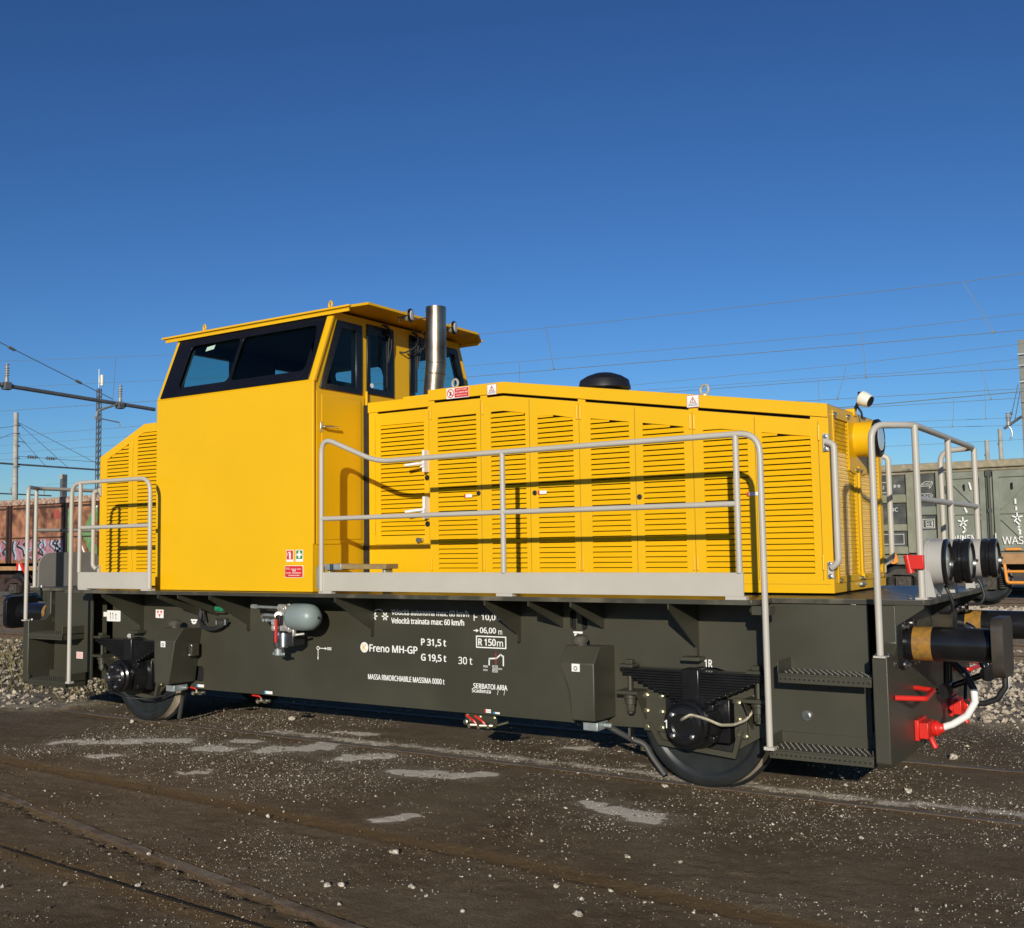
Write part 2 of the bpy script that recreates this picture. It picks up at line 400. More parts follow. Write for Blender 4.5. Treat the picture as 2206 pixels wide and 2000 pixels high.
# ---- coupling gear on both ends
for sgn in (1, -1):
    X = (lambda x: x) if sgn > 0 else mx
    b = MB()
    b.tube([(X(1.37), 0, .98), (X(1.50), 0, .98), (X(1.60), 0, 1.0), (X(1.64), 0, 1.07), (X(1.58), 0, 1.10)], .032, .04); b.cyl((X(1.37), 0, .98), (X(1.40), 0, .98), .09)
    hook = b.build('draw_hook', BLACK, L, bevel=.004)
    b = MB()
    for y in (-.05, .05): b.tube([(X(1.50), y, .98), (X(1.46), y, .86), (X(1.455), y, .67)], .02)
    b.cyl((X(1.455), -.10, .665), (X(1.455), .10, .665), .05); b.cyl((X(1.38), 0, .64), (X(1.72), 0, .79), .021); b.cyl((X(1.725), -.1, .79), (X(1.725), .1, .79), .05)
    b.tube([(X(1.57), 0, .725), (X(1.57), -.05, .60), (X(1.60), -.05, .58)], .012, .02)
    for y in (-.08, .08): b.tube([(X(1.725), y, .79), (X(1.66), y, .93), (X(1.52), y, .99)], .019, .04)
    b.build('screw_coupling', BLACK, hook, smooth=40)
    for s in (-1, 1):
        near = s < 0
        c = MB(); yy = s*.55
        c.box(*sorted((X(1.374), X(1.40))), yy-.14, yy+.10, .415, .545); c.box(*sorted((X(1.40), X(1.455))), yy-.13, yy+.06, .43, .53)
        c.cyl((X(1.40), yy-.10, .475), (X(1.40), yy+.13, .475), .03); c.lathe((X(1.45), yy+.03, .475), (X(1)-X(0), 0, .1), [(0, .045), (.03, .052), (.05, .032), (.07, .028)])
        c.tube([(X(1.43), yy+.02, .44), (X(1.45), yy, .40), (X(1.47), yy, .355)], .018)
        cock = c.build('brake_cock', RED, L, bevel=.004)
        b = MB()
        if near: pts = [(1.50, .48), (1.57, .508), (1.66, .57), (1.71, .66), (1.705, .74), (1.67, .81), (1.62, .87), (1.58, .91), (1.52, .93), (1.40, .93)]
        else: pts = [(1.50, .49), (1.59, .50), (1.68, .54), (1.735, .63), (1.735, .70), (1.715, .76), (1.68, .81), (1.60, .86), (1.40, .88)]
        b.tube([(X(x), yy+.05+(.0 if near else -.12)*(x-1.4), z) for x, z in pts], .022, 0, 12)
        ho = b.build('brake_hose', RUBBER, L)
        b = MB(); b.tube([(X(x), yy+.05, z) for x, z in pts[:5]], .0228, 0, 12); b.build('hose_sleeve', WHITE, ho)
        b = MB(); y0, y1 = (-.64, -1.16) if near else (.54, 1.12)
        b.tube([(X(1.373), y0, .745), (X(1.50), y0-.04*s*-1, .74), (X(1.535), y1*.93, .74), (X(1.373), y1, .745)], .016, .02); b.build('shunter_handle', RED, L)
# ---- springs, axleboxes, hangers, wheels
def axle(ax, near_side_detail, first):
    for s in (-1, 1):
        y0 = s*.93; 
        def Y(v): return s*v
        b = MB(); n = 12
        for i in range(n):
            z = .822-i*.0178; hl = .535-(i > 1)*(i-1)*.041
            lo, hi = sorted((Y(.93), Y(1.04))); b.box(ax-hl, ax+hl, lo, hi, z-.0155, z)
        spring = b.build('leaf_spring', BLACK, L, bevel=.003)
        b = MB(); lo, hi = sorted((Y(.915), Y(1.055))); b.box(ax-.062, ax+.062, lo, hi, .60, .836); b.build('spring_buckle', BLACK, spring, bevel=.006)
        for dx in (-.49, .455):
            h = MB(); x = ax+dx
            lo, hi = sorted((Y(.93), Y(1.05))); h.box(x-.06, x+.05, lo, hi, .824, .845); h.box(x-.03, x+.03, Y(.985)-.03, Y(.985)+.03, .845, .875)
            h.cyl((x, Y(.985), .50), (x, Y(.985), .82), .019); h.box(x-.085, x+.085, *sorted((Y(.88), Y(1.06))), .635, .66)
            h.cyl((x, Y(.985), .605), (x, Y(.985), .635), .05); h.cyl((x, Y(.985), .56), (x, Y(.985), .605), .04, n=12); h.cyl((x, Y(.985), .51), (x, Y(.985), .56), .034, n=6); h.cyl((x, Y(.985), .495), (x, Y(.985), .51), .022)
            sx = 1 if dx < 0 else -1
            h.prism([(Y(.88), .635), (Y(1.05), .635), (Y(.90), .44), (Y(.88), .44)], [], lambda u, v, w: (w, u, v), x+sx*.075, x+sx*.085)
            h.build('spring_hanger', OLIVE, L, bevel=.003)
        b = MB()                                     # horn guides bolted each side of the axlebox
        for x0, x1 in ((-.43, -.25), (.25, .34)): b.box(ax+x0, ax+x1, *sorted((Y(.88), Y(.905))), .37, .64)
        b.prism([(-.40, .43), (-.36, .43), (-.29, .315), (.235, .275), (.275, .43), (.315, .43), (.255, .235), (-.315, .28)], [], lambda u, v, w: (ax+u, w, v), *sorted((Y(.885), Y(.92))))
        guide = b.build('horn_guide', OLIVE, L, bevel=.003)
        b = MB()
        for x in (-.40, -.285):
            for z in (.40, .51, .62): b.bolt((ax+x, Y(.905), z), (0, s, 0), .012, .025)
        for x, z in ((.285, .61), (.285, .50), (.285, .40), (.33, .39)): b.bolt((ax+x, Y(.905), z), (0, s, 0), .012, .025)
        b.build('guide_bolt', ZINC, guide, smooth=20)
        b = MB(); b.box(ax-.235, ax+.235, *sorted((Y(.80), Y(.95))), .34, .63)
        b.lathe((ax, Y(.93), .479), (0, s, 0), [(0, .19), (.05, .185), (.10, .16), (.15, .148), (.17, .158), (.22, .158), (.235, .14), (.262, .134), (.275, .118), (.278, .075), (.27, .07)], 40)
        for a in range(4):
            t = PI/4+a*PI/2; b.box(ax+.20*math.cos(t)-.02, ax+.20*math.cos(t)+.02, *sorted((Y(.93), Y(1.05))), .479+.15*math.sin(t)-.02, .479+.15*math.sin(t)+.02)
        box = b.build('axlebox', BLACK, L, bevel=.004, smooth=30)
        b = MB(); 
        for a in range(6 if not first else 4):
            t = a*2*PI/(6 if not first else 4)+.8; b.bolt((ax+.098*math.cos(t), Y(1.206), .479+.098*math.sin(t)), (0, s, 0), .011, .022)
        if not first: b.cyl((ax, Y(1.2), .479), (ax, Y(1.27), .479), .04, .032); b.cyl((ax, Y(1.27), .479), (ax, Y(1.30), .479), .02, n=6)
        b.build('cover_bolt', STEEL, box, smooth=20)
        if first and s < 0:
            b = MB(); put_text(b, '1', ax-.128, .455, .02, .055, -1.2075, .02); b.build('numeral', WHITE, box)
        # wheel
        w = MB(); prof = [(0, .10), (0, .30), (.02, .34), (.03, .385), (.005, .405), (0, .46), (.004, .466)]
        w.lathe((ax, Y(.83), .479), (0, -s, 0), [(-.02, .01), (-.02, .09), (-.015, .14), (.02, .17), (.034, .25), (.032, .33), (.022, .37), (.002, .395), (-.002, .41), (0, .455), (.004, .466), (.012, .474), (.02, .30)], 64, False)
        wh = w.build('wheel', WHEELM, L, smooth=30)
        w = MB(); w.lathe((ax, Y(.826), .479), (0, -s, 0), [(.013, .40), (.013, .4745), (.09, .479), (.096, .482), (.097, .40)], 64, False); w.build('tyre', TREAD, wh, smooth=50)
        w = MB(); w.lathe((ax, Y(.826), .479), (0, -s, 0), [(.0975, .40), (.0975, .484), (.112, .504), (.125, .506), (.135, .49), (.14, .10)], 64, False); w.build('flange', WHEELM, wh, smooth=50)
    b = MB(); b.cyl((ax, -.82, .479), (ax, .82, .479), .085); b.build('axle_shaft', OLIVE, L)
axle(0, True, True); axle(-6, False, False)
# axle cables
b = MB(); b.tube([(-.005, -1.2, .516), (.02, -1.235, .53), (.069, -1.22, .56), (.15, -1.16, .53), (.238, -1.12, .489), (.30, -1.05, .485), (.36, -.98, .51), (.40, -.93, .57), (.395, -.905, .63), (.39, -.89, .66)], .0105, .02, 8); b.build('earth_strap', mat('strap_braid', (.42, .38, .28), .5, metal=.5, var=.2, scale=60), L)
b = MB(); b.tube([(-5.98, -1.28, .44), (-6.0, -1.25, .35), (-5.93, -1.1, .27), (-5.75, -1.0, .255), (-5.55, -.95, .30), (-5.42, -.92, .38)], .009, .03, 8); b.build('sensor_cable', RUBBER, L)
# ---- sand boxes with filler caps and pipes
def sandbox(xr_t, xr_b, xl_t, xl_m, xl_b, capx, hosepts, st):
    b = MB(); yp = [(-.881, .958), (-1.10, .97), (-1.20, .852), (-1.20, .65), (-1.20, .452), (-.881, .445)]
    xl = [xl_t, xl_t, xl_t, xl_m, xl_b, xl_b]; xr = [xr_t, xr_t, xr_t, (xr_t+xr_b)/2, xr_b, xr_b]
    vs = [(xl[i], y, z) for i, (y, z) in enumerate(yp)]+[(xr[i], y, z) for i, (y, z) in enumerate(yp)]
    fs = [tuple(range(6)), tuple(range(11, 5, -1))]+[(i, (i+1) % 6, (i+1) % 6+6, i+6) for i in range(6)]
    b.add(vs, fs); sb = b.build('sand_box', OLIVE, L, bevel=.008, smooth=25)
    b = MB(); b.lathe((capx, -1.03, .955), (0, -.25, 1), [(0, .045), (.035, .045), (.036, .058), (.06, .060), (.07, .05), (.085, .03)], 24); b.build('filler_cap', mat('cap_steel', (.22, .20, .17), .4, metal=.7, var=.2, scale=15), sb)
    b = MB(); b.box(st-.03, st+.035, -1.204, -1.2015, .795, .85); b.build('sticker', STKR, sb)
    b = MB(); b.torus((st+.002, -1.206, .818), (0, 1, 0), .013, .003, 14, 4); b.build('sticker_symbol', STKBLK, sb)
    m = (xl_b+xr_b)/2
    b = MB(); b.box(m-.06, m+.06, -1.10, -.94, .368, .428); b.cyl((m+.06, -1.0, .40), (m+.12, -1.0, .40), .018); sv = b.build('sand_valve', GALV, sb, bevel=.006)
    b = MB(); b.tube(hosepts, .021, .05, 10); b.build('sand_pipe', mat('pipe_olive', (.05, .05, .045), .5), L)
sandbox(-.665, -.665, -.945, -.865, -.852, -.86, [(-.70, -.98, .40), (-.62, -.92, .34), (-.548, -.85, .285), (-.47, -.82, .262), (-.42, -.82, .18), (-.324, -.80, .05)], -.812)
sandbox(-5.114, -5.20, -5.41, -5.41, -5.40, -5.31, [(-5.26, -.98, .40), (-5.35, -.9, .37), (-5.45, -.82, .30), (-5.50, -.80, .17), (-5.54, -.79, .06)], -5.28)
b = MB(); b.tube([(-.90, -1.0, .395), (-.96, -.98, .41), (-.97, -.95, .50), (-.94, -.91, .60)], .013, .04, 8); b.build('sand_hose', RUBBER, L)
b = MB(); b.box(-.559, -.541, -.9, -.84, .285, .375); b.torus((-.548, -.85, .29), (1, 0, -.5), .024, .005); b.build('pipe_clip', STEEL, L)
b = MB(); b.box(-5.14, -5.09, -1.02, -.93, .70, .82); b.build('hinge_block', OLIVE, L, bevel=.006)
b = MB(); b.bolt((-5.10, -1.02, .80), (0, -1, 0)); b.bolt((-5.13, -1.02, .71), (0, -1, 0)); b.build('hinge_bolt', STEEL, L)
# ---- louvred doors
def louvre(parent, x0, x1, z0, top, f, pitch=.0395):
    # top: polyline of the opening's top edge; f: y of the panel face
    b = MB(); zt = max(z for x, z in top); n = int((zt-z0)/pitch)
    for i in range(n+1):
        z = z0+i*pitch
        xs = [x0+(x1-x0)*k/40 for k in range(41)]; ok = [x for x in xs if interp(top, x) > z+pitch*.55]
        if len(ok) < 2: continue
        a, c = ok[0], ok[-1]
        zz = z+pitch*.20; t2 = z+pitch*1.03
        b.add([(a, f-.007, zz), (c, f-.007, zz), (c, f+.002, zz+.004), (a, f+.002, zz+.004), (a, f+.016, t2), (c, f+.016, t2), (a, f+.019, t2), (c, f+.019, t2)],
              [(0, 1, 5, 4), (2, 3, 6, 7), (0, 3, 2, 1), (4, 5, 7, 6), (0, 4, 6, 3), (1, 2, 7, 5)])
    return b.build('louvre_slats', YEL, parent, smooth=0)
def opening(x0, x1, z0, top):
    mid = [(x, z) for x, z in reversed(top) if x0 < x < x1]
    return [(x0, z0), (x1, z0), (x1, interp(top, x1))]+mid+[(x0, interp(top, x0))]
H = .69
roofline = [(-2.72, 3.035), (-1.727, 3.03), (.90, 2.622)]
def rl(x): return interp(roofline, x)
# louvre openings of the main hood: x0, x1, top polyline
ops = [(-2.405, -2.005, [(-2.405, 2.793), (-2.005, 2.793)]), (-1.86, -1.525, [(-1.86, 2.795), (-1.735, 2.795), (-1.525, 2.76)]),
       (-1.41, -1.085, [(-1.41, 2.722), (-1.262, 2.722), (-1.085, 2.685)]), (-.93, -.60, [(-.93, 2.668), (-.745, 2.640), (-.60, 2.617)]),
       (-.487, -.155, [(-.487, 2.60), (-.155, 2.546)]), (-.005, .328, [(-.005, 2.51), (.137, 2.508), (.328, 2.477)]), (.434, .775, [(.434, 2.462), (.68, 2.424), (.775, 2.41)])]
ZB = 1.475
b = MB()
gut = [(-2.44, -1.96), (-1.895, -1.036), (-.972, -.112), (-.04, .779)]
def gz(x): return rl(x)-.092
holes = [opening(a, c, ZB, t) for a, c, t in ops]
def gslot(a, c):
    lo = [(a, gz(a)-.022), (c, gz(c)-.022), (c, gz(c)-.002)]
    if a < -1.727 < c: lo = [(a, gz(a)-.022), (-1.727, gz(-1.727)-.022), (c, gz(c)-.022), (c, gz(c)-.002), (-1.727, gz(-1.727)-.002)]
    return lo+[(a, gz(a)-.002)]
holes += [gslot(a, c) for a, c in gut]
out = [(-2.492, 1.345), (.90, 1.345), (.90, rl(.9)), (-1.727, 3.03), (-2.492, 3.033)]
b.xz(out, -H, -H+.012, holes)
hood = b.build('engine_hood', YEL, L, label='long yellow engine hood with rows of louvred doors')
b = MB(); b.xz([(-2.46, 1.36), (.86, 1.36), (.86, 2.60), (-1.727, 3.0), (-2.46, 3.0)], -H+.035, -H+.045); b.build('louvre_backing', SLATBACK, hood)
for a, c, t in ops: louvre(hood, a, c, ZB, t, -H)
b = MB()                                   # roof, far side, ends
rp = [(-2.492, 3.033), (-1.727, 3.03), (.90, 2.622)]
b.add([(x, y, z) for y in (-H+.003, H) for x, z in rp], [(0, 1, 4, 3), (1, 2, 5, 4)])
b.xz(out, H-.012, H); b.box(-2.492, -2.480, -H+.013, H-.013, 1.345, 3.02)
b.box(-2.93, -2.493, -.50, .55, 2.93, 3.036)
b.build('hood_roof', YEL, hood, smooth=0)
b = MB()                                   # rounded rain lip standing proud along the roof edge
for (x0, z0), (x1, z1) in (((-2.495, 3.034), (-1.727, 3.031)), ((-1.727, 3.031), (.902, 2.623))):
    b.add([(x0, -H-.012, z0-.092), (x1, -H-.012, z1-.092), (x1, -H-.012, z1), (x0, -H-.012, z0), (x0, -H+.002, z0-.092), (x1, -H+.002, z1-.092), (x1, -H+.005, z1+.002), (x0, -H+.005, z0+.002)],
          [(0, 1, 2, 3), (7, 6, 5, 4), (0, 4, 5, 1), (3, 2, 6, 7), (0, 3, 7, 4), (1, 5, 6, 2)])
b.build('rain_lip', YEL, hood, smooth=0)
# door seams: thin strips whose darker yellow paints the shade of the gaps
b = MB()
seams = [-1.96, -1.485, -1.03, -.551, -.085, .383, .83]
for i, x in enumerate(seams):
    zt = gz(x)-.035
    b.box(x-.002, x+.002, -H-.0012, -H+.001, 1.43, zt)
for x, z0, z1 in ((.383, 1.43, 1.432), ): pass
b.box(-2.46, .88, -H-.0012, -H+.001, 1.403, 1.4055)
b.build('door_seam', SEAM, hood, smooth=0)
b = MB()
for i, x in enumerate((-2.475, -1.935, -1.015, -1.045, -.07, -.1, .835)):
    for z in (gz(x)-.16, 1.50): b.cyl((x, -H-.007, z), (x, -H-.007, z+.10), .0075, n=8)
b.build('hinge', YEL, hood)
b = MB()
for x, z in ((-1.989, 2.131), (-1.445, 2.112), (-.525, 2.045)): b.lathe((x, -H, z), (0, -1, 0), [(0, .021), (.004, .020), (.006, .015), (.003, .012)], 20)
b.build('door_lock', RUBBER, hood)
# recessed service door beside the cab
R_ = -.57; rt_ = [(-3.135, 2.788), (-2.645, 2.786)]
b = MB(); b.xz([(-3.27, 1.345), (-2.492, 1.345), (-2.492, 3.0), (-3.27, 3.0)], R_, R_+.012, [opening(-3.135, -2.645, 1.80, rt_), [(-3.17, 2.895), (-2.60, 2.895), (-2.60, 2.912), (-3.17, 2.912)]])
b.box(-3.27, -3.258, R_+.013, .57, 1.345, 2.99); b.box(-3.258, -2.50, R_+.013, .57, 2.985, 2.998); b.box(-3.27, -2.492, .57, .58, 1.345, 3.0)
rec = b.build('service_door', YEL, L, smooth=0, label='narrow recessed louvred door beside the cab')
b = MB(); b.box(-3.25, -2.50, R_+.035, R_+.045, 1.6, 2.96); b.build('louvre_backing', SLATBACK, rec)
louvre(rec, -3.135, -2.645, 1.80, rt_, R_)
b = MB(); b.xz([(-3.274, 2.914), (-2.493, 2.914), (-2.493, 3.004), (-3.274, 3.004)], R_-.010, R_+.001); b.build('rain_lip', YEL, rec, smooth=0)
b = MB(); b.box(-3.195, -2.60, R_-.0012, R_+.001, 1.724, 1.727); b.box(-2.5915, -2.589, R_-.0012, R_+.001, 1.724, 2.88); b.box(-3.197, -3.195, R_-.0012, R_+.001, 1.724, 2.88); b.build('door_seam', SEAM, rec)
for z in (2.40, 2.0):
    b = MB(); b.box(-2.612, -2.588, R_-.075, R_, z-.06, z+.13); b.box(-2.63, -2.588, R_-.085, R_-.07, z-.02, z+.03); b.tube([(-2.60, R_-.075, z+.01), (-2.62, R_-.12, z+.012), (-2.74, R_-.15, z+.0)], .014, .02, 8)
    b.build('white_latch', WHITE, rec, bevel=.004)
    b = MB(); b.cyl((-2.612, R_, z-.105), (-2.612, R_-.006, z-.105), .024); b.build('latch_hole_disc', MATBLK, rec)  # black disc on the surface, painted as the dark of a hole
b = MB(); b.cyl((-2.70, R_, 1.757), (-2.70, R_-.03, 1.757), .022); b.cyl((-2.665, R_, 1.76), (-2.665, R_-.04, 1.76), .017); b.build('door_lock', STEEL, rec)
b = MB()
for z in (2.55, 1.82): b.cyl((-3.205, R_-.006, z), (-3.205, R_-.006, z+.11), .0065, n=8)
b.build('hinge', YEL, rec)
# ---- hood front wall with meshes, lamps
E_ = .90
lm = [(-.57, 1.455), (-.07, 1.455), (-.07, 2.172), (-.232, 2.195), (-.232, 2.538), (-.57, 2.538)]
rm = [(.05, 1.455), (.57, 1.455), (.57, 2.535), (.232, 2.535), (.232, 2.195), (.07, 2.172)]
b = MB(); b.yz([(-H+.0015, 1.346), (H-.0015, 1.346), (H-.0015, 2.619), (-H+.0015, 2.619)], E_-.012, E_+.0008, [lm, rm])
fwall = b.build('hood_front', YEL, L, smooth=0)
b = MB(); b.yz([(-.60, 1.41), (.62, 1.41), (.62, 2.59), (-.60, 2.59)], E_+.0012, E_+.009, [lm, rm]); b.build('mesh_frame', YEL, fwall, bevel=.002)
for poly in (lm, rm):
    b = MB(); y0 = min(p[0] for p in poly); y1 = max(p[0] for p in poly)
    def zr(y):
        return (1.455, 2.54 if abs(y) > .232 else 2.18)
    y = y0+.012
    while y < y1:
        z0, z1 = zr(y); b.box(E_-.004, E_-.001, y-.0013, y+.0013, z0-.01, z1+.005); y += .029
    z = 1.465
    while z < 2.535:
        a, c = (y0-.005, y1+.005) if z < 2.18 else ((y0-.005, -.228) if y0 < -.3 else (.228, y1+.005)); b.box(E_-.001, E_+.002, a, c, z-.0013, z+.0013); z += .029
    b.build('wire_mesh', YEL, fwall, smooth=0)
b = MB()
z = 1.43
while z < 2.30: b.box(E_-.05, E_-.022, -.60, -.16, z, z+.015); b.box(E_-.05, E_-.022, .12, .60, z, z+.015); z += .0185
b.box(E_-.10, E_-.09, -.62, .62, 1.42, 2.32); b.build('radiator', RAD, fwall, smooth=0)
b = MB(); b.box(E_-.11, E_-.10, -.66, .66, 1.36, 2.6); b.build('radiator_shroud', YEL, fwall)
b = MB(); b.box(E_+.009, E_+.02, -.025, .0, 1.44, 2.23); b.cyl((E_+.01, -.012, 1.44), (E_+.03, -.012, 1.44), .02); b.build('mesh_hinge', YEL, fwall)
b = MB()
for y, z in ((-.585, 2.56), (-.25, 2.575), (-.585, 1.43), (-.06, 2.205), (.03, 2.2), (-.06, 1.43), (.03, 1.43), (.60, 1.43), (.60, 2.56)): b.bolt((E_+.009, y, z), (1, 0, 0), .011, .022)
b.build('mesh_bolt', STEEL, fwall, smooth=20)
b = MB(); b.box(E_+.001, E_+.03, -.10, .02, 1.372, 1.398); b.build('maker_plate', GALV, fwall, bevel=.008)
b = MB(); b.lathe((E_, 0, 2.43), (1, 0, 0), [(0, .128), (.135, .128), (.137, .118)], 40); dr = b.build('top_lamp_drum', YEL, fwall)
b = MB(); b.lathe((E_+.135, 0, 2.43), (1, 0, 0), [(0, .118), (.005, .137), (.03, .140), (.04, .130), (.045, .105), (.035, .10)], 40); b.build('lamp_ring', BLACK, dr)
b = MB(); b.lathe((E_+.16, 0, 2.43), (1, 0, 0), [(0, .1), (.018, .09), (.022, .03)], 32); b.build('lens', LENS, dr)
b = MB(); b.box(E_-.06, E_+.01, -.06, .02, 2.60, 2.655); sp = b.build('work_lamp', YEL, L, bevel=.006)
b = MB(); b.tube([(E_-.0, -.02, 2.64), (E_+.03, -.02, 2.70), (E_+.055, -.02, 2.765)], .013, 0, 8); b.box(E_+.035, E_+.065, -.045, .005, 2.73, 2.775); b.tube([(E_+.02, 0, 2.67), (E_+.05, .0, 2.62), (E_+.045, 0, 2.58)], .008, .02, 8); b.build('lamp_bracket', BLACK, sp, bevel=.003)
b = MB(); b.lathe((E_+.045, -.02, 2.735), (1, -.2, -.5), [(0, .044), (.01, .054), (.05, .052), (.085, .042)], 28); b.build('lamp_body', OFFW, sp)
b = MB(); b.lathe((E_+.045, -.02, 2.735), (1, -.2, -.5), [(.086, .04), (.09, .039)], 28); b.build('lamp_glass', RUBBER, sp)
# ---- rear hood
rtop = [(-6.98, 2.722), (-6.252, 3.03), (-5.40, 3.035)]
opsr = [(-6.862, -6.502, [(-6.862, 2.692), (-6.502, 2.838)]), (-6.355, -6.0, [(-6.355, 2.900), (-6.258, 2.942), (-6.0, 2.942)]), (-5.86, -5.52, [(-5.86, 2.942), (-5.52, 2.942)])]
b = MB(); ro = [(-6.98, 1.345), (-5.40, 1.345), (-5.40, 3.035), (-6.252, 3.03), (-6.98, 2.722)]
b.xz(ro, -H, -H+.012, [opening(a, c, ZB, t) for a, c, t in opsr]); rh = b.build('rear_hood', YEL, L, label='short sloping yellow hood behind the cab')
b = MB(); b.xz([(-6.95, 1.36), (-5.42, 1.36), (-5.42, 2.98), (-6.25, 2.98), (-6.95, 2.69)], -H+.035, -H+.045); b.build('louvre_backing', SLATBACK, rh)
for a, c, t in opsr: louvre(rh, a, c, ZB, t, -H)
b = MB(); b.add([(x, y, z) for y in (-H+.003, H) for x, z in rtop], [(0, 1, 4, 3), (1, 2, 5, 4)]); b.xz(ro, H-.012, H); b.box(-6.98, -6.968, -H+.013, H-.013, 1.345, 2.71); b.build('hood_roof', YEL, rh, smooth=0)
b = MB(); b.box(-6.432, -6.429, -H-.0012, -H+.001, 1.4, 2.86); b.build('door_seam', SEAM, rh)
b = MB(); b.cyl((-6.42, -H-.006, 2.78), (-6.42, -H-.006, 2.90), .007, n=8); b.cyl((-6.42, -H-.006, 1.5), (-6.42, -H-.006, 1.6), .007, n=8); b.build('hinge', YEL, rh)
# ---- lifting eyes
EYEM = mat('eye_bolt_zinc', (.60, .57, .48), .35, metal=.35, var=.1)
def eye(x, y, z, m=EYEM, R=.026):
    b = MB(); b.cyl((x, y, z-.004), (x, y, z+.012), .026); b.torus((x, y, z+.012+R), (.25, 1, 0), R, .0105); b.build('lifting_eye', m, L)
eye(-2.28, -.60, 3.034, R=.036); eye(-.02, -.60, 2.768, R=.036); eye(-6.10, -.60, 3.033, R=.036); eye(-2.28, .60, 3.034, R=.036); eye(-.02, .60, 2.768, R=.036)
# ---- exhaust and intake
b = MB(); b.tube([(-2.70, -.35, 2.99), (-2.70, -.35, 3.08), (-2.685, -.35, 3.22), (-2.672, -.35, 3.32), (-2.668, -.35, 3.84)], .092, 0, 32, caps=False); 
b.tube([(-2.668, -.35, 3.838), (-2.67, -.35, 3.3)], .087, 0, 32, caps=False); b.torus((-2.68, -.35, 3.235), (.06, 0, 1), .092, .004, 32, 6); b.torus((-2.672, -.35, 3.33), (.03, 0, 1), .0915, .003, 32, 6)
b.build('exhaust_pipe', EXH, L)
b = MB(); b.lathe((-1.165, 0, 2.93), (0, 0, 1), [(0, .15), (.062, .15), (.064, .205), (.068, .222), (.135, .208), (.142, .203), (.175, .15), (.20, .08), (.207, .02)], 40); b.build('intake_cap', mat('intake_plastic', (.012, .012, .014), .42, var=.1), L, smooth=50)
# ---- cab
XA, XB = -5.399, -3.357; Z0, ZK, ZT = 1.332, 3.142, 3.80; YC, YT = 1.206, .947
def ly(z): return YC-(z-ZK)/(ZT-ZK)*(YC-YT)       # half width of the cab at height z
wn = (-5.335, -3.415, 3.168, 3.765)
b = MB()
for s in (-1, 1):
    b.box(XA, XB, *sorted((s*YC, s*(YC-.03))), Z0, ZK)
    ln = math.hypot(ZT-ZK, YC-YT)
    whole = [(XA, ZK), (XB, ZK), (XB, ZT), (XA, ZT)]; hole = [(wn[0], wn[2]), (wn[1], wn[2]), (wn[1], wn[3]), (wn[0], wn[3])]
    b.prism(whole, [hole], lambda u, v, w, s=s: (u, s*(ly(v)-w), v), 0, .03)
# front and rear walls with window openings (mirrored across y)
def win_outer(s, k):
    if k == 0: q = [(-1.126, 3.084), (-.574, 3.084), (-.57, 3.722), (-.900, 3.722)]
    else: q = [(-.506, 3.105), (-.121, 3.105), (-.121, 3.752), (-.503, 3.752)]
    return [(s*-1*y if s > 0 else y, z) for y, z in q]
def shrink(q, a, b_, c, d):                          # inset bottom, right(inner), top, left(outer)
    (x0, z0), (x1, z1), (x2, z2), (x3, z3) = q; s = 1 if x1 > x0 else -1
    return [(x0+s*d, z0+a), (x1-s*b_, z1+a), (x2-s*b_, z2-c), (x3+s*d*.6, z3-c)]
wins = [win_outer(s, k) for s in (-1, 1) for k in (0, 1)]
inner = [shrink(q, .045, .07, .055, .075) if abs(q[0][0]) > 1 else shrink(q, .05, .075, .06, .045) for q in wins]
rwins = [[(-1.02, 3.10), (-.25, 3.10), (-.25, 3.70), (-.90, 3.70)], [(.25, 3.10), (1.02, 3.10), (.90, 3.70), (.25, 3.70)]]
rinner = [[(-.97, 3.14), (-.29, 3.14), (-.29, 3.66), (-.86, 3.66)], [(.29, 3.14), (.97, 3.14), (.86, 3.66), (.29, 3.66)]]
wall = [(-YC+.031, Z0), (YC-.031, Z0), (YC-.031, ZK), (YT-.031, ZT-.002), (-YT+.031, ZT-.002), (-YC+.031, ZK)]
b.yz(wall, XB-.03, XB-.0005, inner); b.yz(wall, XA+.0005, XA+.03, rinner)
cab = b.build('cab', YEL, L, smooth=20, label='tall yellow driver cab with dark framed windows', bevel=.004)
# dark lining, floor, ceiling, desk, seat
b = MB()
for s in (-1, 1):
    b.box(XA+.032, XB-.032, *sorted((s*(YC-.034), s*(YC-.05))), 2.0, ZK)
    b.prism([(XA+.032, ZK), (XB-.032, ZK), (XB-.032, ZT-.03), (XA+.032, ZT-.03)], [[(wn[0]+.19, wn[2]+.07), (wn[1]-.05, wn[2]+.07), (wn[1]-.05, wn[3]-.07), (wn[0]+.19, wn[3]-.07)]], lambda u, v, w, s=s: (u, s*(ly(v)-w), v), .034, .05)
wl = [(-YC+.06, 2.0), (YC-.06, 2.0), (YC-.06, ZK), (YT-.06, ZT-.03), (-YT+.06, ZT-.03), (-YC+.06, ZK)]
b.yz(wl, XB-.05, XB-.033, inner); b.yz(wl, XA+.033, XA+.05, rinner)
b.box(XA+.05, XB-.05, -1.1, 1.1, 1.98, 2.0); b.box(XA+.05, XB-.05, -.9, .9, ZT-.05, ZT-.035)
b.build('cab_lining', INT, cab, smooth=0)
b = MB(); b.box(-4.75, -4.1, -.35, .45, 2.0, 2.95); b.box(-4.3, -4.0, -.35, .45, 2.95, 3.06);  b.build('control_desk', INT, cab, bevel=.02)
for x, y in ((-3.75, -.62), (-4.9, .5)):
    b = MB(); b.box(x-.22, x+.22, y-.22, y+.22, 2.45, 2.58); b.box(x+.14, x+.25, y-.2, y+.2, 2.55, 3.22); b.box(x-.05, x+.05, y-.05, y+.05, 2.0, 2.45); b.build('driver_seat', SEATM, cab, bevel=.04, segs=3)
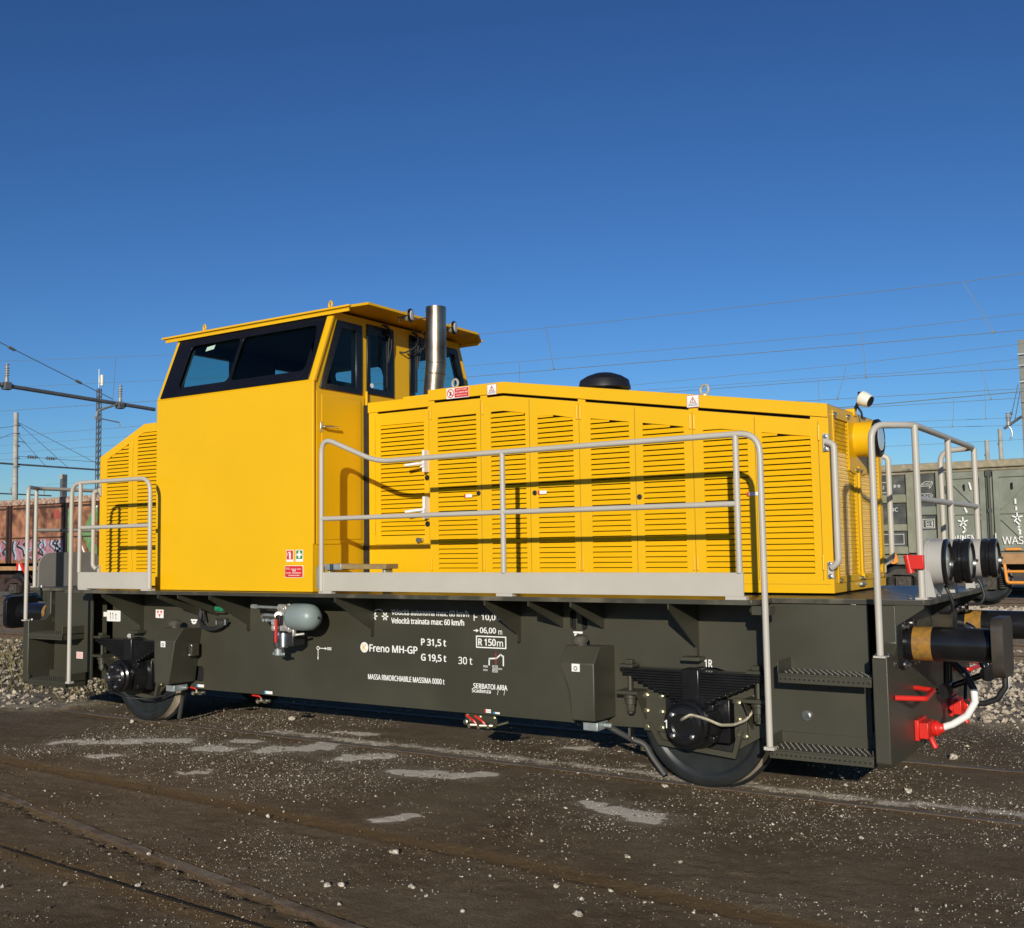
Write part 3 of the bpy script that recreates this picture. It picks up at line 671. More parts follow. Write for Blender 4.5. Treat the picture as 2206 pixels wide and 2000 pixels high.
def shrink2(q, d):
    cx = sum(p[0] for p in q)/4; cz = sum(p[1] for p in q)/4
    return [(p[0]-math.copysign(d, p[0]-cx), p[1]-math.copysign(d, p[1]-cz)) for p in q]
# window frames (black border) and panes
def frame_yz(q, q2, x, sgn):
    q3 = shrink2(q2, .007); b = MB(); b.yz(q, *sorted((x+sgn*.0005, x+sgn*.014)), [q3]); b.yz(shrink2(q2, .002), *sorted((x+sgn*.0004, x-sgn*.055)), [q3]); f = b.build('window_frame', FRAMEBLK, cab, bevel=.003)
    b = MB(); b.yz(shrink2(q2, -.008), *sorted((x-sgn*.010, x-sgn*.006))); b.build('window_pane', GLASS, cab); return f
for q, q2 in zip(wins, inner):
    frame_yz(q, q2, XB, 1)
for q, q2 in zip(rwins, rinner): frame_yz(q, q2, XA, -1)
def rr_quad(u0, u1, v0, v1): return rrect(u0, u1, v0, v1, .05, 5)
for s in (-1, 1):
    b = MB(); o1 = [(wn[0]-.012, wn[2]-.012), (wn[1]+.012, wn[2]-.012), (wn[1]+.012, wn[3]+.01), (wn[0]-.012, wn[3]+.01)]
    i1 = rr_quad(wn[0]+.20, -4.452, wn[2]+.078, wn[3]-.088); i2 = rr_quad(-4.418, wn[1]-.065, wn[2]+.078, wn[3]-.088)
    b.prism(o1, [i1, i2], lambda u, v, w, s=s: (u, s*(ly(v)+w), v), .001, .012); b.build('side_window_frame', FRAMEBLK, cab, bevel=.002)
    b = MB(); b.prism([(wn[0]+.1, wn[2]+.03), (wn[1]-.03, wn[2]+.03), (wn[1]-.03, wn[3]-.03), (wn[0]+.1, wn[3]-.03)], [], lambda u, v, w, s=s: (u, s*(ly(v)-w), v), .008, .012); b.build('window_pane', GLASS, cab)
b = MB(); b.prism([(-4.93, 3.60), (-4.82, 3.612), (-4.815, 3.655), (-4.925, 3.643)], [], lambda u, v, w: (u, -(ly(v)-w), v), .005, .006); b.build('pane_sticker', mat('pale_sticker', (.45, .62, .52), .5), cab)
# roof
b = MB()
RX0, RX1, KX0, KX1, RY, KY, ZE, ZR = -5.57, -3.108, -5.645, -3.035, 1.0, .842, 3.806, 3.85
th = .022
top = [(RX0, -RY, ZE), (RX1, -RY, ZE), (KX1, -KY, ZR), (KX1, KY, ZR), (RX1, RY, ZE), (RX0, RY, ZE), (KX0, KY, ZR), (KX0, -KY, ZR)]
b.add(top+[(x, y, z-th) for x, y, z in top], [(2, 3, 6, 7), (0, 1, 2, 7), (3, 4, 5, 6), (15, 14, 11, 10), (15, 10, 9, 8), (14, 13, 12, 11)]+[(i, (i+1) % 8, (i+1) % 8+8, i+8) for i in range(8)])
roof = b.build('cab_roof', YEL, L, smooth=0)
b = MB()
for q in (-1, 1): b.box(RX0+.03, RX1-.02, *sorted((q*(RY-.004), q*(RY-.016))), ZE-th-.028, ZE-th-.0005)
b.build('roof_fascia', YEL, roof, smooth=0)
b = MB(); b.box(-5.575, -3.10, -1.02, -1.001, 3.792, 3.808); b.box(-5.575, -3.10, 1.001, 1.02, 3.792, 3.808); b.build('rain_gutter', YEL, roof)
for x in (-5.05, -3.40):
    for y in (-.93, .93):
        b = MB(); b.torus((x, y, 3.825+.034), (.4, 1, 0), .030, .009); b.build('roof_eye', YEL, roof)
# cab corner trim strip
b = MB(); b.prism([(0, 1.74), (.012, 1.74), (.012, ZK), (0, ZK)], [], lambda u, v, w: (XB+.0005+u, -YC+.004+w, v), 0, .012)
b.prism([(0, ZK), (.018, ZK), (.018, ZT-.02), (0, ZT-.02)], [], lambda u, v, w: (XB+.0005+u, -ly(v)+.004+w, v), 0, .02); b.build('corner_strip', YEL, cab)
# door in the front wall
b = MB(); b.yz([(-1.16, 1.735), (-.54, 1.735), (-.54, 3.06), (-1.16, 3.06)], XB+.0005, XB+.008); door = b.build('cab_door', YEL, L, bevel=.002, smooth=0)
b = MB(); b.yz([(-1.103, 1.775), (-.593, 1.775), (-.593, 3.03), (-1.103, 3.03)], XB+.0082, XB+.0135); b.build('door_panel', YEL, door, bevel=.004)
b = MB(); b.cyl((XB+.008, -1.10, 2.745), (XB+.05, -1.10, 2.745), .012); b.tube([(XB+.045, -1.11, 2.745), (XB+.06, -1.02, 2.75), (XB+.055, -.94, 2.75)], .012, .01, 8); b.box(XB+.008, XB+.016, -1.12, -1.085, 2.70, 2.79); b.build('door_handle', STEEL, door, bevel=.003)
b = MB(); b.cyl((XB+.008, -1.10, 2.60), (XB+.02, -1.10, 2.60), .012); b.build('keyhole', STEEL, door)
b = MB()
for z in (1.85, 2.95): b.cyl((XB+.02, -.525, z), (XB+.02, -.525, z+.17), .012, n=10)
b.build('door_hinge', YEL, door)
b = MB(); b.yz([(.54, 1.735), (1.16, 1.735), (1.16, 3.06), (.54, 3.06)], XB+.0005, XB+.008); b.build('cab_door', YEL, L, bevel=.002, smooth=0)
b = MB(); b.box(XB+.001, -3.272, -.555, -.54, 1.4, 2.99); b.build('gap_strip', RUBBER, L)  # black strip painted as the dark gap between cab and hood
b = MB(); b.cyl((XB+.016, -.445, 3.185), (XB+.019, -.445, 3.185), .022); b.build('speed_sticker', STKR, cab)
# wiper sets, floodlights under the visor
for s in (-1, 1):
    b = MB(); y = s*.22
    b.cyl((XB+.0, y, 3.72), (XB+.07, y, 3.72), .022); b.tube([(XB+.05, y, 3.72), (XB+.055, y-.03, 3.60), (XB+.05, y-.035, 3.42)], .008, 0, 6); b.tube([(XB+.05, y+.03, 3.72), (XB+.055, y+.01, 3.56), (XB+.05, y-.03, 3.42)], .006, 0, 6)
    b.box(XB+.035, XB+.05, y-.045, y-.03, 3.19, 3.62)
    b.tube([(XB+.05, y+.0, 3.73), (XB+.10, y-.10, 3.755), (XB+.06, y-.14, 3.76), (XB+.03, y-.05, 3.765), (XB+.05, y, 3.73)], .007, .03, 6)
    b.build('wiper', RUBBER, cab)
    b = MB(); b.tube([(XB+.005, s*.06+.03, 3.56), (XB+.05, s*.06+.06, 3.55), (XB+.14, s*.06+.14, 3.62), (XB+.18, s*.06+.10, 3.70), (XB+.22, s*.06, 3.74)], .008, .06, 6); b.build('lamp_cable', RUBBER, cab)
for y in (-.235, .445):
    c = (XB+.30, y, 3.842)
    b = MB(); b.lathe((c[0]-.11, y-.04, c[2]-.005), (1, .28, .0), [(0, .018), (.06, .03), (.085, .052), (.125, .055), (.135, .05)], 28); fl = b.build('floodlight', GALV, L)
    b = MB(); b.lathe((c[0]-.11, y-.04, c[2]-.005), (1, .28, .0), [(.12, .0615), (.135, .064), (.142, .058)], 28); b.build('lamp_ring', BLACK, fl)
    b = MB(); b.lathe((c[0]-.11, y-.04, c[2]-.005), (1, .28, .0), [(.1385, .05), (.147, .045), (.151, .02)], 28); b.build('lens', mat('flood_lens', (.62, .57, .50), .25, var=.12, scale=60), fl)
    b = MB(); b.tube([(c[0]-.10, y-.03, c[2]), (c[0]-.10, y-.02, c[2]-.06)], .009, 0, 8); b.build('lamp_arm', STEEL, fl)
b = MB(); b.tube([(XB+.25, -.18, 3.815), (-2.70, -.30, 3.765)], .0045, 0, 6); b.cyl((-2.74, -.288, 3.765), (-2.70, -.298, 3.765), .014, n=8); b.build('stay_rod', STEEL, L)
# cab stickers and plate
def flat(name, m, parent, x0, x1, z0, z1, y, r=0):
    b = MB(); b.xz(rrect(x0, x1, z0, z1, r) if r else [(x0, z0), (x1, z0), (x1, z1), (x0, z1)], y-.0008, y+.0004); return b.build(name, m, parent, smooth=0)
YS = -YC-.0008
s1 = flat('extinguisher_sticker', STKR, cab, -3.664, -3.578, 1.588, 1.69, YS)
flat('sticker_field', STKRED, s1, -3.659, -3.583, 1.608, 1.685, YS-.001)
b = MB(); b.xz(rrect(-3.628, -3.608, 1.613, 1.663, .006), YS-.003, YS-.002); b.xz([(-3.623, 1.663), (-3.613, 1.663), (-3.613, 1.675), (-3.640, 1.672), (-3.650, 1.64), (-3.645, 1.64), (-3.636, 1.667), (-3.623, 1.667)], YS-.003, YS-.002); b.build('extinguisher_symbol', STKR, s1, smooth=0)
s2 = flat('first_aid_sticker', STKR, cab, -3.552, -3.466, 1.588, 1.69, YS)
flat('sticker_field', STKGRN, s2, -3.545, -3.473, 1.612, 1.684, YS-.001)
b = MB(); b.box(-3.519, -3.499, YS-.003, YS-.002, 1.618, 1.678); b.box(-3.539, -3.520, YS-.003, YS-.002, 1.638, 1.658); b.box(-3.498, -3.479, YS-.003, YS-.002, 1.638, 1.658); b.build('cross_symbol', STKR, s2, smooth=0)
b = MB(); b.xz(rrect(-3.678, -3.462, 1.452, 1.556, .01), YS-.004, YS); pl = b.build('name_plate', STKR, cab, bevel=.001)
b = MB(); b.xz(rrect(-3.674, -3.466, 1.456, 1.552, .012), YS-.006, YS-.005); b.build('plate_field', STKRED, pl, smooth=0)
b = MB(); put_text(b, 'I.P.E.', -3.664, 1.521, .052, .018, YS-.0075, .02)
for x0, x1, z, h in ((-3.60, -3.54, 1.522, .006), (-3.53, -3.482, 1.522, .006), (-3.585, -3.545, 1.506, .010), (-3.664, -3.60, 1.489, .006), (-3.585, -3.482, 1.489, .007), (-3.63, -3.50, 1.469, .006)):
    x = x0
    while x < x1: w_ = random.uniform(.006, .013); b.box(x, min(x+w_, x1), YS-.0080, YS-.0075, z, z+h); x += w_+.004
b.build('plate_lettering', STKR, pl, smooth=0)
# hood stickers
YH = -H-.0135
def warn(x0, x1, z0, z1, rim=(.45, .16, .12)):
    o = flat('warning_sticker', STKRED if 0 else mat('sticker_rim', rim, .5), hood, x0-.004, x1+.004, z0-.004, z1+.004, YH)
    flat('sticker_field', STKR, o, x0, x1, z0, z1, YH-.001); cx = (x0+x1)/2; w = (x1-x0)
    b = MB(); tz = z0+.36*(z1-z0); b.xz([(cx-.3*w, tz), (cx+.3*w, tz), (cx, z1-.1*(z1-z0))], YH-.0034, YH-.0022, [[(cx-.2*w, tz+.05*w), (cx+.2*w, tz+.05*w), (cx, z1-.1*(z1-z0)-.12*w)]]); b.build('warning_triangle', mat('triangle_red', (.5, .1, .06), .5), o, smooth=0)
    b = MB(); b.box(cx-.03*w, cx+.03*w, YH-.0034, YH-.0022, tz+.08*w, tz+.33*w)
    for z, k in ((.22, .36), (.10, .40)):
        x = cx-k*w
        while x < cx+k*w: q = random.uniform(.004, .010); b.box(x, x+q, YH-.003, YH-.002, z0+z*(z1-z0), z0+z*(z1-z0)+.006); x += q+.003
    b.build('sticker_lettering', mat('sticker_print', (.16, .14, .2), .5), o, smooth=0)
warn(-1.878, -1.79, 2.937, 3.018); warn(-.115, -.025, 2.682, 2.766)
o = flat('prohibition_sticker', STKR, hood, -2.297, -2.066, 2.938, 3.026, YH)
flat('sticker_field', STKRED, o, -2.212, -2.069, 2.943, 3.022, YH-.001)
b = MB(); b.prism(circ(-2.254, 2.982, .037, 28), [circ(-2.254, 2.982, .030, 28)], lambda u, v, w: (u, w, v), YH-.0034, YH-.0022); a = .021; b.xz([(-2.254-a-.003, 2.982+a-.003), (-2.254+a-.003, 2.982-a-.003), (-2.254+a+.003, 2.982-a+.003), (-2.254-a+.003, 2.982+a+.003)], YH-.0034, YH-.0022); b.build('prohibition_ring', STKRED, o, smooth=0)
b = MB(); b.xz([(-2.268, 2.962), (-2.250, 2.965), (-2.243, 2.985), (-2.25, 3.003), (-2.26, 2.985)], YH-.0021, YH-.0014); b.build('hand_symbol', STKBLK, o, smooth=0)
b = MB(); put_text(b, 'NON PULIRE', -2.196, 3.002, .112, .013, YH-.0025, .02); put_text(b, 'NÉ LUBRIFICARE', -2.205, 2.977, .13, .017, YH-.0025, .02); put_text(b, 'organi in moto', -2.196, 2.953, .112, .014, YH-.0025, .02); b.build('sticker_lettering', STKR, o, smooth=0)
for x in (-2.09, -1.37, .355): 
    o = flat('small_label', STKR, hood, x-.04, x+.04, 2.10 if x < 0 else 2.02, 2.128 if x < 0 else 2.045, -H-.0085); flat('label_patch', STKRED, o, x-.04, x-.025, 2.10 if x < 0 else 2.02, 2.128 if x < 0 else 2.045, -H-.0095)
# ---- handrails
RR = .0205
def foot(b, x, y, z): b.box(x-.035, x+.035, y-.025, y+.025, z, z+.012)
for s in (-1, 1):
    y = s*1.371
    b = MB(); b.tube([(-3.099, y, 1.345), (-3.096, y, 2.62), (-2.50, y, 2.382), (.66, y, 2.388), (.662, y, .43)], RR, .14, 12)
    b.tube([(-1.30, y, 1.5), (-1.30, y, 2.382)], RR); b.tube([(.50, y, 1.5), (.50, y, 2.385)], RR)
    b.tube([(-3.098, y, 1.941), (.50, y, 1.941)], RR*.95); b.box(.63, .695, *sorted((y-s*.03, y+s*.022)), .408, .428)
    hr = b.build('walkway_railing', GREY, L, smooth=50)
    b = MB(); b.box(-3.11, .525, *sorted((y+s*.004, y-s*.006)), 1.352, 1.502); b.build('kick_plate', GREY, hr)
    b = MB()
    for x in (-3.06, -1.30, .47): b.box(x-.07, x+.07, *sorted((y+s*.002, y-s*.05)), 1.329, 1.351)
    b.build('rail_foot', GREY, hr)
    b = MB(); b.box(-3.15, -3.118, *sorted((y, y-s*.06)), 1.37, 1.55); b.build('end_bracket', GALV, hr)
    b = MB(); b.tube([(-6.475, y, .42), (-6.478, y, 2.388), (-5.272, y, 2.385), (-5.268, y, 1.345)], RR, .14, 12); b.tube([(-6.337, y, 1.5), (-6.337, y, 2.385)], RR); b.tube([(-6.337, y, 1.94), (-5.27, y, 1.94)], RR*.95); b.box(-6.50, -6.44, *sorted((y-s*.03, y+s*.022)), .408, .428)
    hr = b.build('walkway_railing', GREY, L, smooth=50)
    b = MB(); b.box(-6.355, -5.248, *sorted((y+s*.004, y-s*.006)), 1.345, 1.502); b.build('kick_plate', GREY, hr)
    b = MB()
    for x in (-6.28, -5.32): b.box(x-.07, x+.07, *sorted((y+s*.002, y-s*.05)), 1.329, 1.346)
    b.build('rail_foot', GREY, hr)
for sgn in (1, -1):
    X = (lambda x: x) if sgn > 0 else mx
    XR = X(1.527) if sgn > 0 else -7.628
    b = MB(); b.tube([(X(1.334), -1.30, 1.01), (X(1.334), -1.30, 2.392), (XR, -1.023, 2.40), (XR, 1.023, 2.40), (X(1.275), 1.03, 2.392), (X(1.275), 1.03, 1.33)], RR, .10, 12)
    for y in (-1.018, 0, 1.018): b.tube([(XR, y, 1.33), (XR, y, 2.40)], RR)
    b.tube([(XR, -1.018, 1.945), (XR, 1.018, 1.945)], RR*.95)
    for y in (-1.018, 1.018): foot(b, XR, y, 1.329)
    foot(b, X(1.334), -1.30, .996)
    er = b.build('end_railing', GREY, L, smooth=50)
    b = MB()
    for y in (-.985, .985): b.bolt((XR-sgn*.027, y, 1.345), (0, 0, 1), .012, .02); b.bolt((XR-sgn*.077, y, 1.33), (0, 0, 1), .012, .02)
    b.bolt((X(1.30), -1.25, .997), (0, 0, 1), .010, .02); b.bolt((X(1.36), -1.23, .997), (0, 0, 1), .010, .02)
    b.build('rail_bolt', STEEL, er, smooth=20)
    for s in ((-1,) if sgn > 0 else ()):    # red signal holder on the corner post
        b = MB(); y = s*1.05; c = X(1.51); b.box(c-.045, c+.045, y-.02*1, y+.012, 1.515, 1.60); b.build('signal_holder', RED, L, bevel=.004)
        b = MB(); b.tube([(X(1.455), y, 1.60), (X(1.475), y, 1.49)], .022, 0, 12); b.build('signal_tube', RED, L)
    # corner grab rails on the hoods
    xe = .90 if sgn > 0 else -6.98
    for s in (-1, 1):
        yy = s*(H+.012); k = sgn
        b = MB(); b.tube([(xe-k*.005, yy+s*.02, 2.36), (xe+k*.045, yy+s*.03, 2.34), (xe+k*.045, yy+s*.03, 1.55), (xe-k*.005, yy+s*.02, 1.515)], .022, .05, 12)
        for z0, z1 in ((2.30, 2.42), (1.445, 1.555)): b.box(*sorted((xe-k*.035, xe+k*.005)), *sorted((yy-s*.012, yy+s*.006)), z0, z1)
        g = b.build('grab_rail', GREY, L, smooth=50)
        b = MB()
        for z in (2.40, 2.315, 1.54, 1.46): b.bolt((xe-k*.017, yy+s*.006, z), (0, s, 0), .010, .014)
        b.build('rail_bolt', STEEL, g, smooth=20)
    # headlight groups on the deck ends
    XH = (lambda x: x) if sgn > 0 else (lambda x: -6.08-x)
    for s in (-1, 1):
        b = MB(); ya, yb = ((.845, .205) if s < 0 else (.845, .535)) if sgn > 0 else (1.0, .22); y0, y1 = sorted((s*ya, s*yb)); r = .15
        prof = [(y0, 1.33), (y1, 1.33), (y1, 1.55)]+[(y1-r+r*math.cos(t), 1.55+r*math.sin(t)) for t in [PI/2*i/8 for i in range(1, 9)]]+[(y0+r-r*math.sin(t), 1.55+r*math.cos(t)) for t in [PI/2*i/8 for i in range(0, 9)]]
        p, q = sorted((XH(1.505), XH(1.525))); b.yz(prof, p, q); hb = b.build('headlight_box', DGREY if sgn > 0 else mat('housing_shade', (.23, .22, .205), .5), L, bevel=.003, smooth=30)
        for yy in (y0+.01, y1-.01):
            b = MB(); b.prism([(XH(1.525), 1.335), (XH(1.572), 1.335), (XH(1.54), 1.50), (XH(1.525), 1.50)], [], lambda u, v, w: (u, w, v), yy-.004, yy+.004); b.build('side_bracket', DGREY, hb)
        for yy, xf in (((.69, 1.63), (.36, 1.71)) if s*sgn < 0 else ((.69, 1.71),)):
            d = (sgn, 0, 0); c = (XH(1.525), s*yy, 1.55); ln = xf-1.525
            b = MB(); b.lathe(c, d, [(0, .142), (.085, .142)], 40); hl = b.build('headlight', DGREY, L)
            b = MB()
            if ln > .15: b.lathe(c, d, [(.085, .130), (.0855, .146), (.115, .146), (.122, .136), (.138, .136), (.145, .146), (ln-.008, .146), (ln, .138), (ln+.003, .118), (ln-.012, .114)], 44)
            else: b.lathe(c, d, [(.085, .130), (.0855, .146), (ln-.006, .147), (ln, .140), (ln+.003, .112), (ln-.015, .108)], 44)
            b.build('headlight_ring', BLACK, hl)
            b = MB(); b.lathe((c[0]+sgn*(ln-.014), c[1], c[2]), d, [(-.01, .113), (.002, .108), (.01, .06), (.012, .01)], 32); b.build('lens', LENS, hl)
            b = MB(); b.cyl((XH(xf-.005), c[1]+.125, c[2]), (XH(xf+.012), c[1]+.135, c[2]), .009, n=8); b.build('ring_screw', RUBBER, hl)
        b = MB(); b.tube([(XH(1.58), s*.60, 1.40), (XH(1.60), s*.60, 1.36), (XH(1.625), s*.58, 1.27), (XH(1.60), s*.55, 1.22), (XH(1.52), s*.5, 1.22)], .011, .05, 8); b.build('lamp_cable', RUBBER, L)
        b = MB()
        for yy in (.80, .60): b.bolt((XH(1.545), s*yy, 1.33), (0, 0, 1), .010, .022)
        b.build('box_bolt', STEEL, hb, smooth=20)
# ---- step board by the cab door
b = MB(); b.box(-3.26, -2.615, -1.13, -.97, 1.522, 1.562); sb = b.build('door_step', WOOD, L, bevel=.003)
b = MB(); b.box(-3.29, -3.10, -1.135, -.965, 1.515, 1.566); b.box(-3.29, -3.26, -1.1, -1.0, 1.33, 1.515); b.box(-2.68, -2.65, -1.1, -1.0, 1.33, 1.521); b.build('step_bracket', GALV, sb, bevel=.004)
# ---- air brake unit on the frame
b = MB(); b.lathe((-3.70, -1.10, 1.112), (1, -.10, 0), [(0, .05), (.0, .085), (.015, .108), (.05, .117), (.20, .117), (.25, .11), (.29, .09), (.32, .055), (.33, .015)], 40); av = b.build('brake_unit', AIRGREY, L, smooth=60)
b = MB(); b.cyl((-3.375, -1.133, 1.112), (-3.355, -1.135, 1.112), .011, n=8); b.build('drain_plug', STEEL, av)
b = MB()
b.box(-3.86, -3.72, -1.10, -.88, .98, 1.20); b.cyl((-3.87, -1.08, 1.185), (-3.70, -1.10, 1.175), .035); b.cyl((-3.735, -1.10, 1.18), (-3.735, -1.17, 1.18), .034, .03); b.cyl((-3.735, -1.17, 1.18), (-3.735, -1.185, 1.18), .02, n=6)
b.cyl((-3.90, -1.05, 1.10), (-3.85, -1.12, 1.12), .038); b.cyl((-3.735, -1.08, 1.09), (-3.735, -1.14, 1.09), .022); b.cyl((-3.72, -1.08, 1.055), (-3.72, -1.145, 1.055), .02)
b.box(-3.94, -3.86, -1.12, -.95, 1.03, 1.085); b.lathe((-3.90, -1.09, 1.03), (0, 0, -1), [(0, .045), (.03, .05), (.05, .042)], 16); b.cyl((-3.78, -1.10, 1.02), (-3.70, -1.11, 1.0), .032); b.cyl((-3.72, -1.09, .99), (-3.655, -1.12, 1.0), .018)
b.box(-3.665, -3.645, -1.14, -1.10, .94, 1.01); b.cyl((-3.645, -1.12, .955), (-3.57, -1.08, .965), .011); b.prism([(-3.78, 1.19), (-3.72, 1.235), (-3.70, 1.20), (-3.70, 1.17)], [], lambda u, v, w: (u, w, v), -1.12, -1.06)
b.build('valve_body', ALU, av, bevel=.008, smooth=40)
b = MB(); b.lathe((-3.885, -1.09, 1.0), (0, 0, -1), [(0, .042), (.03, .036), (.05, .04), (.14, .036), (.16, .028), (.18, .026)], 20); b.lathe((-3.81, -1.09, .965), (0, 0, -1), [(0, .04), (.02, .044), (.12, .044), (.13, .03)], 20)
b.build('filter_cylinder', STEEL, av, smooth=40)
b = MB(); b.box(-3.775, -3.69, -1.10, -.95, .85, .97); b.build('valve_block', RUBBER, av, bevel=.01)
b = MB(); b.lathe((-3.875, -1.09, .825), (0, 0, -1), [(0, .03), (.005, .038), (.055, .036), (.06, .03)], 16); b.xz([(-3.945, .792), (-3.80, .792), (-3.80, .77), (-3.945, .77)], -1.095, -1.085); b.build('drain_valve', GALV, av, bevel=.004)
b = MB(); b.tube([(-3.835, -1.155, 1.085), (-3.833, -1.165, .89)], .0125, 0, 8); b.build('red_lever', RED, av)
b = MB(); b.box(-3.855, -3.80, -1.15, -1.11, 1.04, 1.12); b.build('lever_bracket', RUBBER, av, bevel=.004)
b = MB(); b.tube([(-3.87, -1.10, 1.185), (-4.21, -1.06, 1.185)], .0125, 0, 10); b.cyl((-4.17, -1.06, 1.185), (-4.24, -1.06, 1.187), .022, n=6); b.tube([(-3.84, -1.12, 1.115), (-4.08, -1.08, 1.118), (-4.16, -1.02, 1.075), (-4.14, -.95, 1.06)], .012, .05, 10); b.tube([(-3.9, -1.06, 1.065), (-4.12, -1.0, 1.06), (-4.14, -.9, 1.06)], .011, .03, 10)
for x, z in ((-4.13, 1.065), (-4.09, 1.065)): b.cyl((x, -1.0, z), (x, -1.03, z), .016, n=6)
b.build('air_pipe', GALV, av)
# ---- cable box and leads by the green connector
b = MB(); b.box(-4.86, -4.74, -.94, -.88, 1.105, 1.20); b.box(-4.86, -4.74, -.94, -.88, .995, 1.06); jb = b.build('junction_box', OLIVE, L, bevel=.004)
b = MB(); b.box(-4.855, -4.805, -.958, -.94, 1.13, 1.17); b.box(-4.795, -4.745, -.958, -.94, 1.125, 1.165); b.build('green_connector', mat('connector_green', (.01, .20, .09), .4), jb, bevel=.003)
b = MB(); b.tube([(-4.83, -.955, 1.0), (-4.83, -.955, 1.045), (-4.78, -.955, 1.045), (-4.71, -.955, 1.045), (-4.71, -.955, 1.0)], .010, 0, 6); b.build('lock_bar', STEEL, jb)
b = MB()
for k in range(3): b.tube([(-5.09+.012*k, -.91, 1.15), (-5.10+.01*k, -.93, 1.06-.012*k), (-5.03, -.96, .99-.012*k), (-4.90, -.96, .965-.01*k), (-4.78, -.95, .985-.008*k), (-4.70, -.92, 1.03)], .011, .05, 8)
b.tube([(-5.03, -.90, 1.20), (-5.04, -.92, 1.12), (-5.0, -.95, 1.03)], .012, .03, 8); b.build('cable_loop', RUBBER, jb)
# ---- drain cocks along the bottom edge
def cock(x, z, m=1, sticker=True):
    b = MB(); b.cyl((x-.03, -.93, z), (x+.09, -.90, z+.005), .014); b.cyl((x-.045, -.94, z-.005), (x-.03, -.93, z), .024, n=6); b.cyl((x+.03, -.92, z), (x+.06, -.91, z), .022, n=6); b.cyl((x, -.925, z), (x, -.925, z+.03), .012)
    d = b.build('drain_cock', ZINC, L, smooth=25)
    b = MB(); b.tube([(x, -.93, z+.03), (x-.02, -.935, z+.045), (x-.10, -.94, z+.048)], .0075, .01, 6); b.build('red_lever', RED, d)
cock(-5.13, .345); cock(-4.26, .325)
b = MB(); b.xz(rrect(-2.0, -1.70, .28, .372, .03), -.895, -.887); vp = b.build('valve_plate', OLIVE, L)
b = MB()
for x, z in ((-1.985, .36), (-1.725, .358), (-1.86, .358)): b.bolt((x, -.895, z), (0, -1, 0), .010, .015)
b.lathe((-1.982, -.895, .312), (0, -1, 0), [(0, .024), (.03, .022), (.035, .012)], 14)
for x in (-1.90, -1.81): b.cyl((x-.02, -.955, .30), (x+.08, -.91, .30), .019); b.cyl((x-.03, -.96, .30), (x-.012, -.952, .30), .027, n=6); b.cyl((x+.035, -.93, .30), (x+.055, -.92, .30), .025, n=6)
b.tube([(-1.70, -.89, .305), (-1.62, -.86, .33)], .01, 0, 6); b.build('valve_fitting', ZINC, vp, smooth=25)
b = MB()
for x in (-1.865, -1.78): b.tube([(x, -.945, .312), (x-.02, -.95, .335), (x-.09, -.95, .372)], .009, .01, 6)
b.build('red_lever', RED, vp)
b = MB(); b.box(.50, .56, -.905, -.885, .43, .50); b.build('tow_opening_block', MATBLK, L)  # solid block, its black painted as the dark of an opening
b = MB(); b.bolt((.80, -1.052, .585), (0, -1, 0), .022, .02); b.bolt((.56, -.93, .46), (0, -1, 0), .02, .03); b.build('frame_bolt', STEEL, L, smooth=20)
b = MB(); b.bolt((.60, -1.30, 1.262), (-1, 0, 0), .02, .06); b.box(.56, .68, -1.34, -1.25, 1.235, 1.29); b.build('edge_bracket', OLIVE, L)
# ---- lettering on the frame
TY = F-.0015
def letter(body, x0, z0, w, h, bold=.012, m=WHITE):
    b = MB(); put_text(b, body, x0, z0, w, h, TY, bold); return b.build('lettering', m, frame, smooth=0)
letter('Velocità autonoma max: 60 km/h', -2.765, 1.133, .80, .050, .035); letter('Velocità trainata max: 60 km/h', -2.768, 1.062, .755, .050, .05)
letter('10,00', -1.845, 1.105, .175, .056, .04); letter('06,00', -1.862, 1.003, .155, .052, .04); letter('m', -1.685, 1.003, .036, .033, .02)
letter('R 150', -1.879, .912, .170, .056, .05); letter('m', -1.70, .910, .058, .040, .03)
letter('P 31,5 t', -2.453, .882, .258, .066, .05); letter('G 19,5 t', -2.455, .758, .260, .066, .05); letter('30 t', -2.076, .757, .138, .058, .02)
letter('Freno MH-GP', -3.010, .818, .52, .062, .045); letter('MASSA RIMORCHIABILE MASSIMA 0000 t', -3.026, .585, .81, .047, .035)
letter('SERBATOI ARIA', -1.932, .574, .325, .042, .04); letter('Scadenza', -1.946, .542, .182, .032, .04); letter('/', -1.704, .536, .014, .044, 0); letter('/', -1.643, .536, .014, .044, 0)
letter('920', -1.747, .737, .052, .026, .01); letter('850', -1.747, .708, .052, .026, .01); letter('max', -1.832, .742, .044, .017, .01); letter('min', -1.832, .715, .040, .017, .01); letter('mm', -1.690, .730, .035, .013, .01)
letter('1R', .036, .836, .058, .052, .03); letter('4R', -6.235, .826, .06, .040, .03)
def mark(fn, m=WHITE):
    b = MB(); fn(b); return b.build('white_marking', m, frame, smooth=0)
y0, y1 = TY, TY+.0012
def bar(b, p, q, w):
    p = Vector((p[0], p[1])); q = Vector((q[0], q[1])); d = (q-p).normalized(); n = Vector((-d.y, d.x))*w/2
    b.xz([tuple(p-n), tuple(q-n), tuple(q+n), tuple(p+n)], y0, y1)
def fr(b): b.xz([(-1.900, .893), (-1.612, .893), (-1.612, .989), (-1.900, .989)], y0, y1, [[(-1.890, .902), (-1.622, .902), (-1.622, .980), (-1.890, .980)]])
mark(fr)
mark(lambda b: (bar(b, (-1.916, 1.105), (-1.916, 1.162), .008), bar(b, (-1.912, 1.134), (-1.885, 1.134), .008), bar(b, (-1.922, 1.028), (-1.885, 1.028), .008), b.xz([(-1.897, 1.014), (-1.872, 1.028), (-1.897, 1.042)], y0-.0004, y1)))
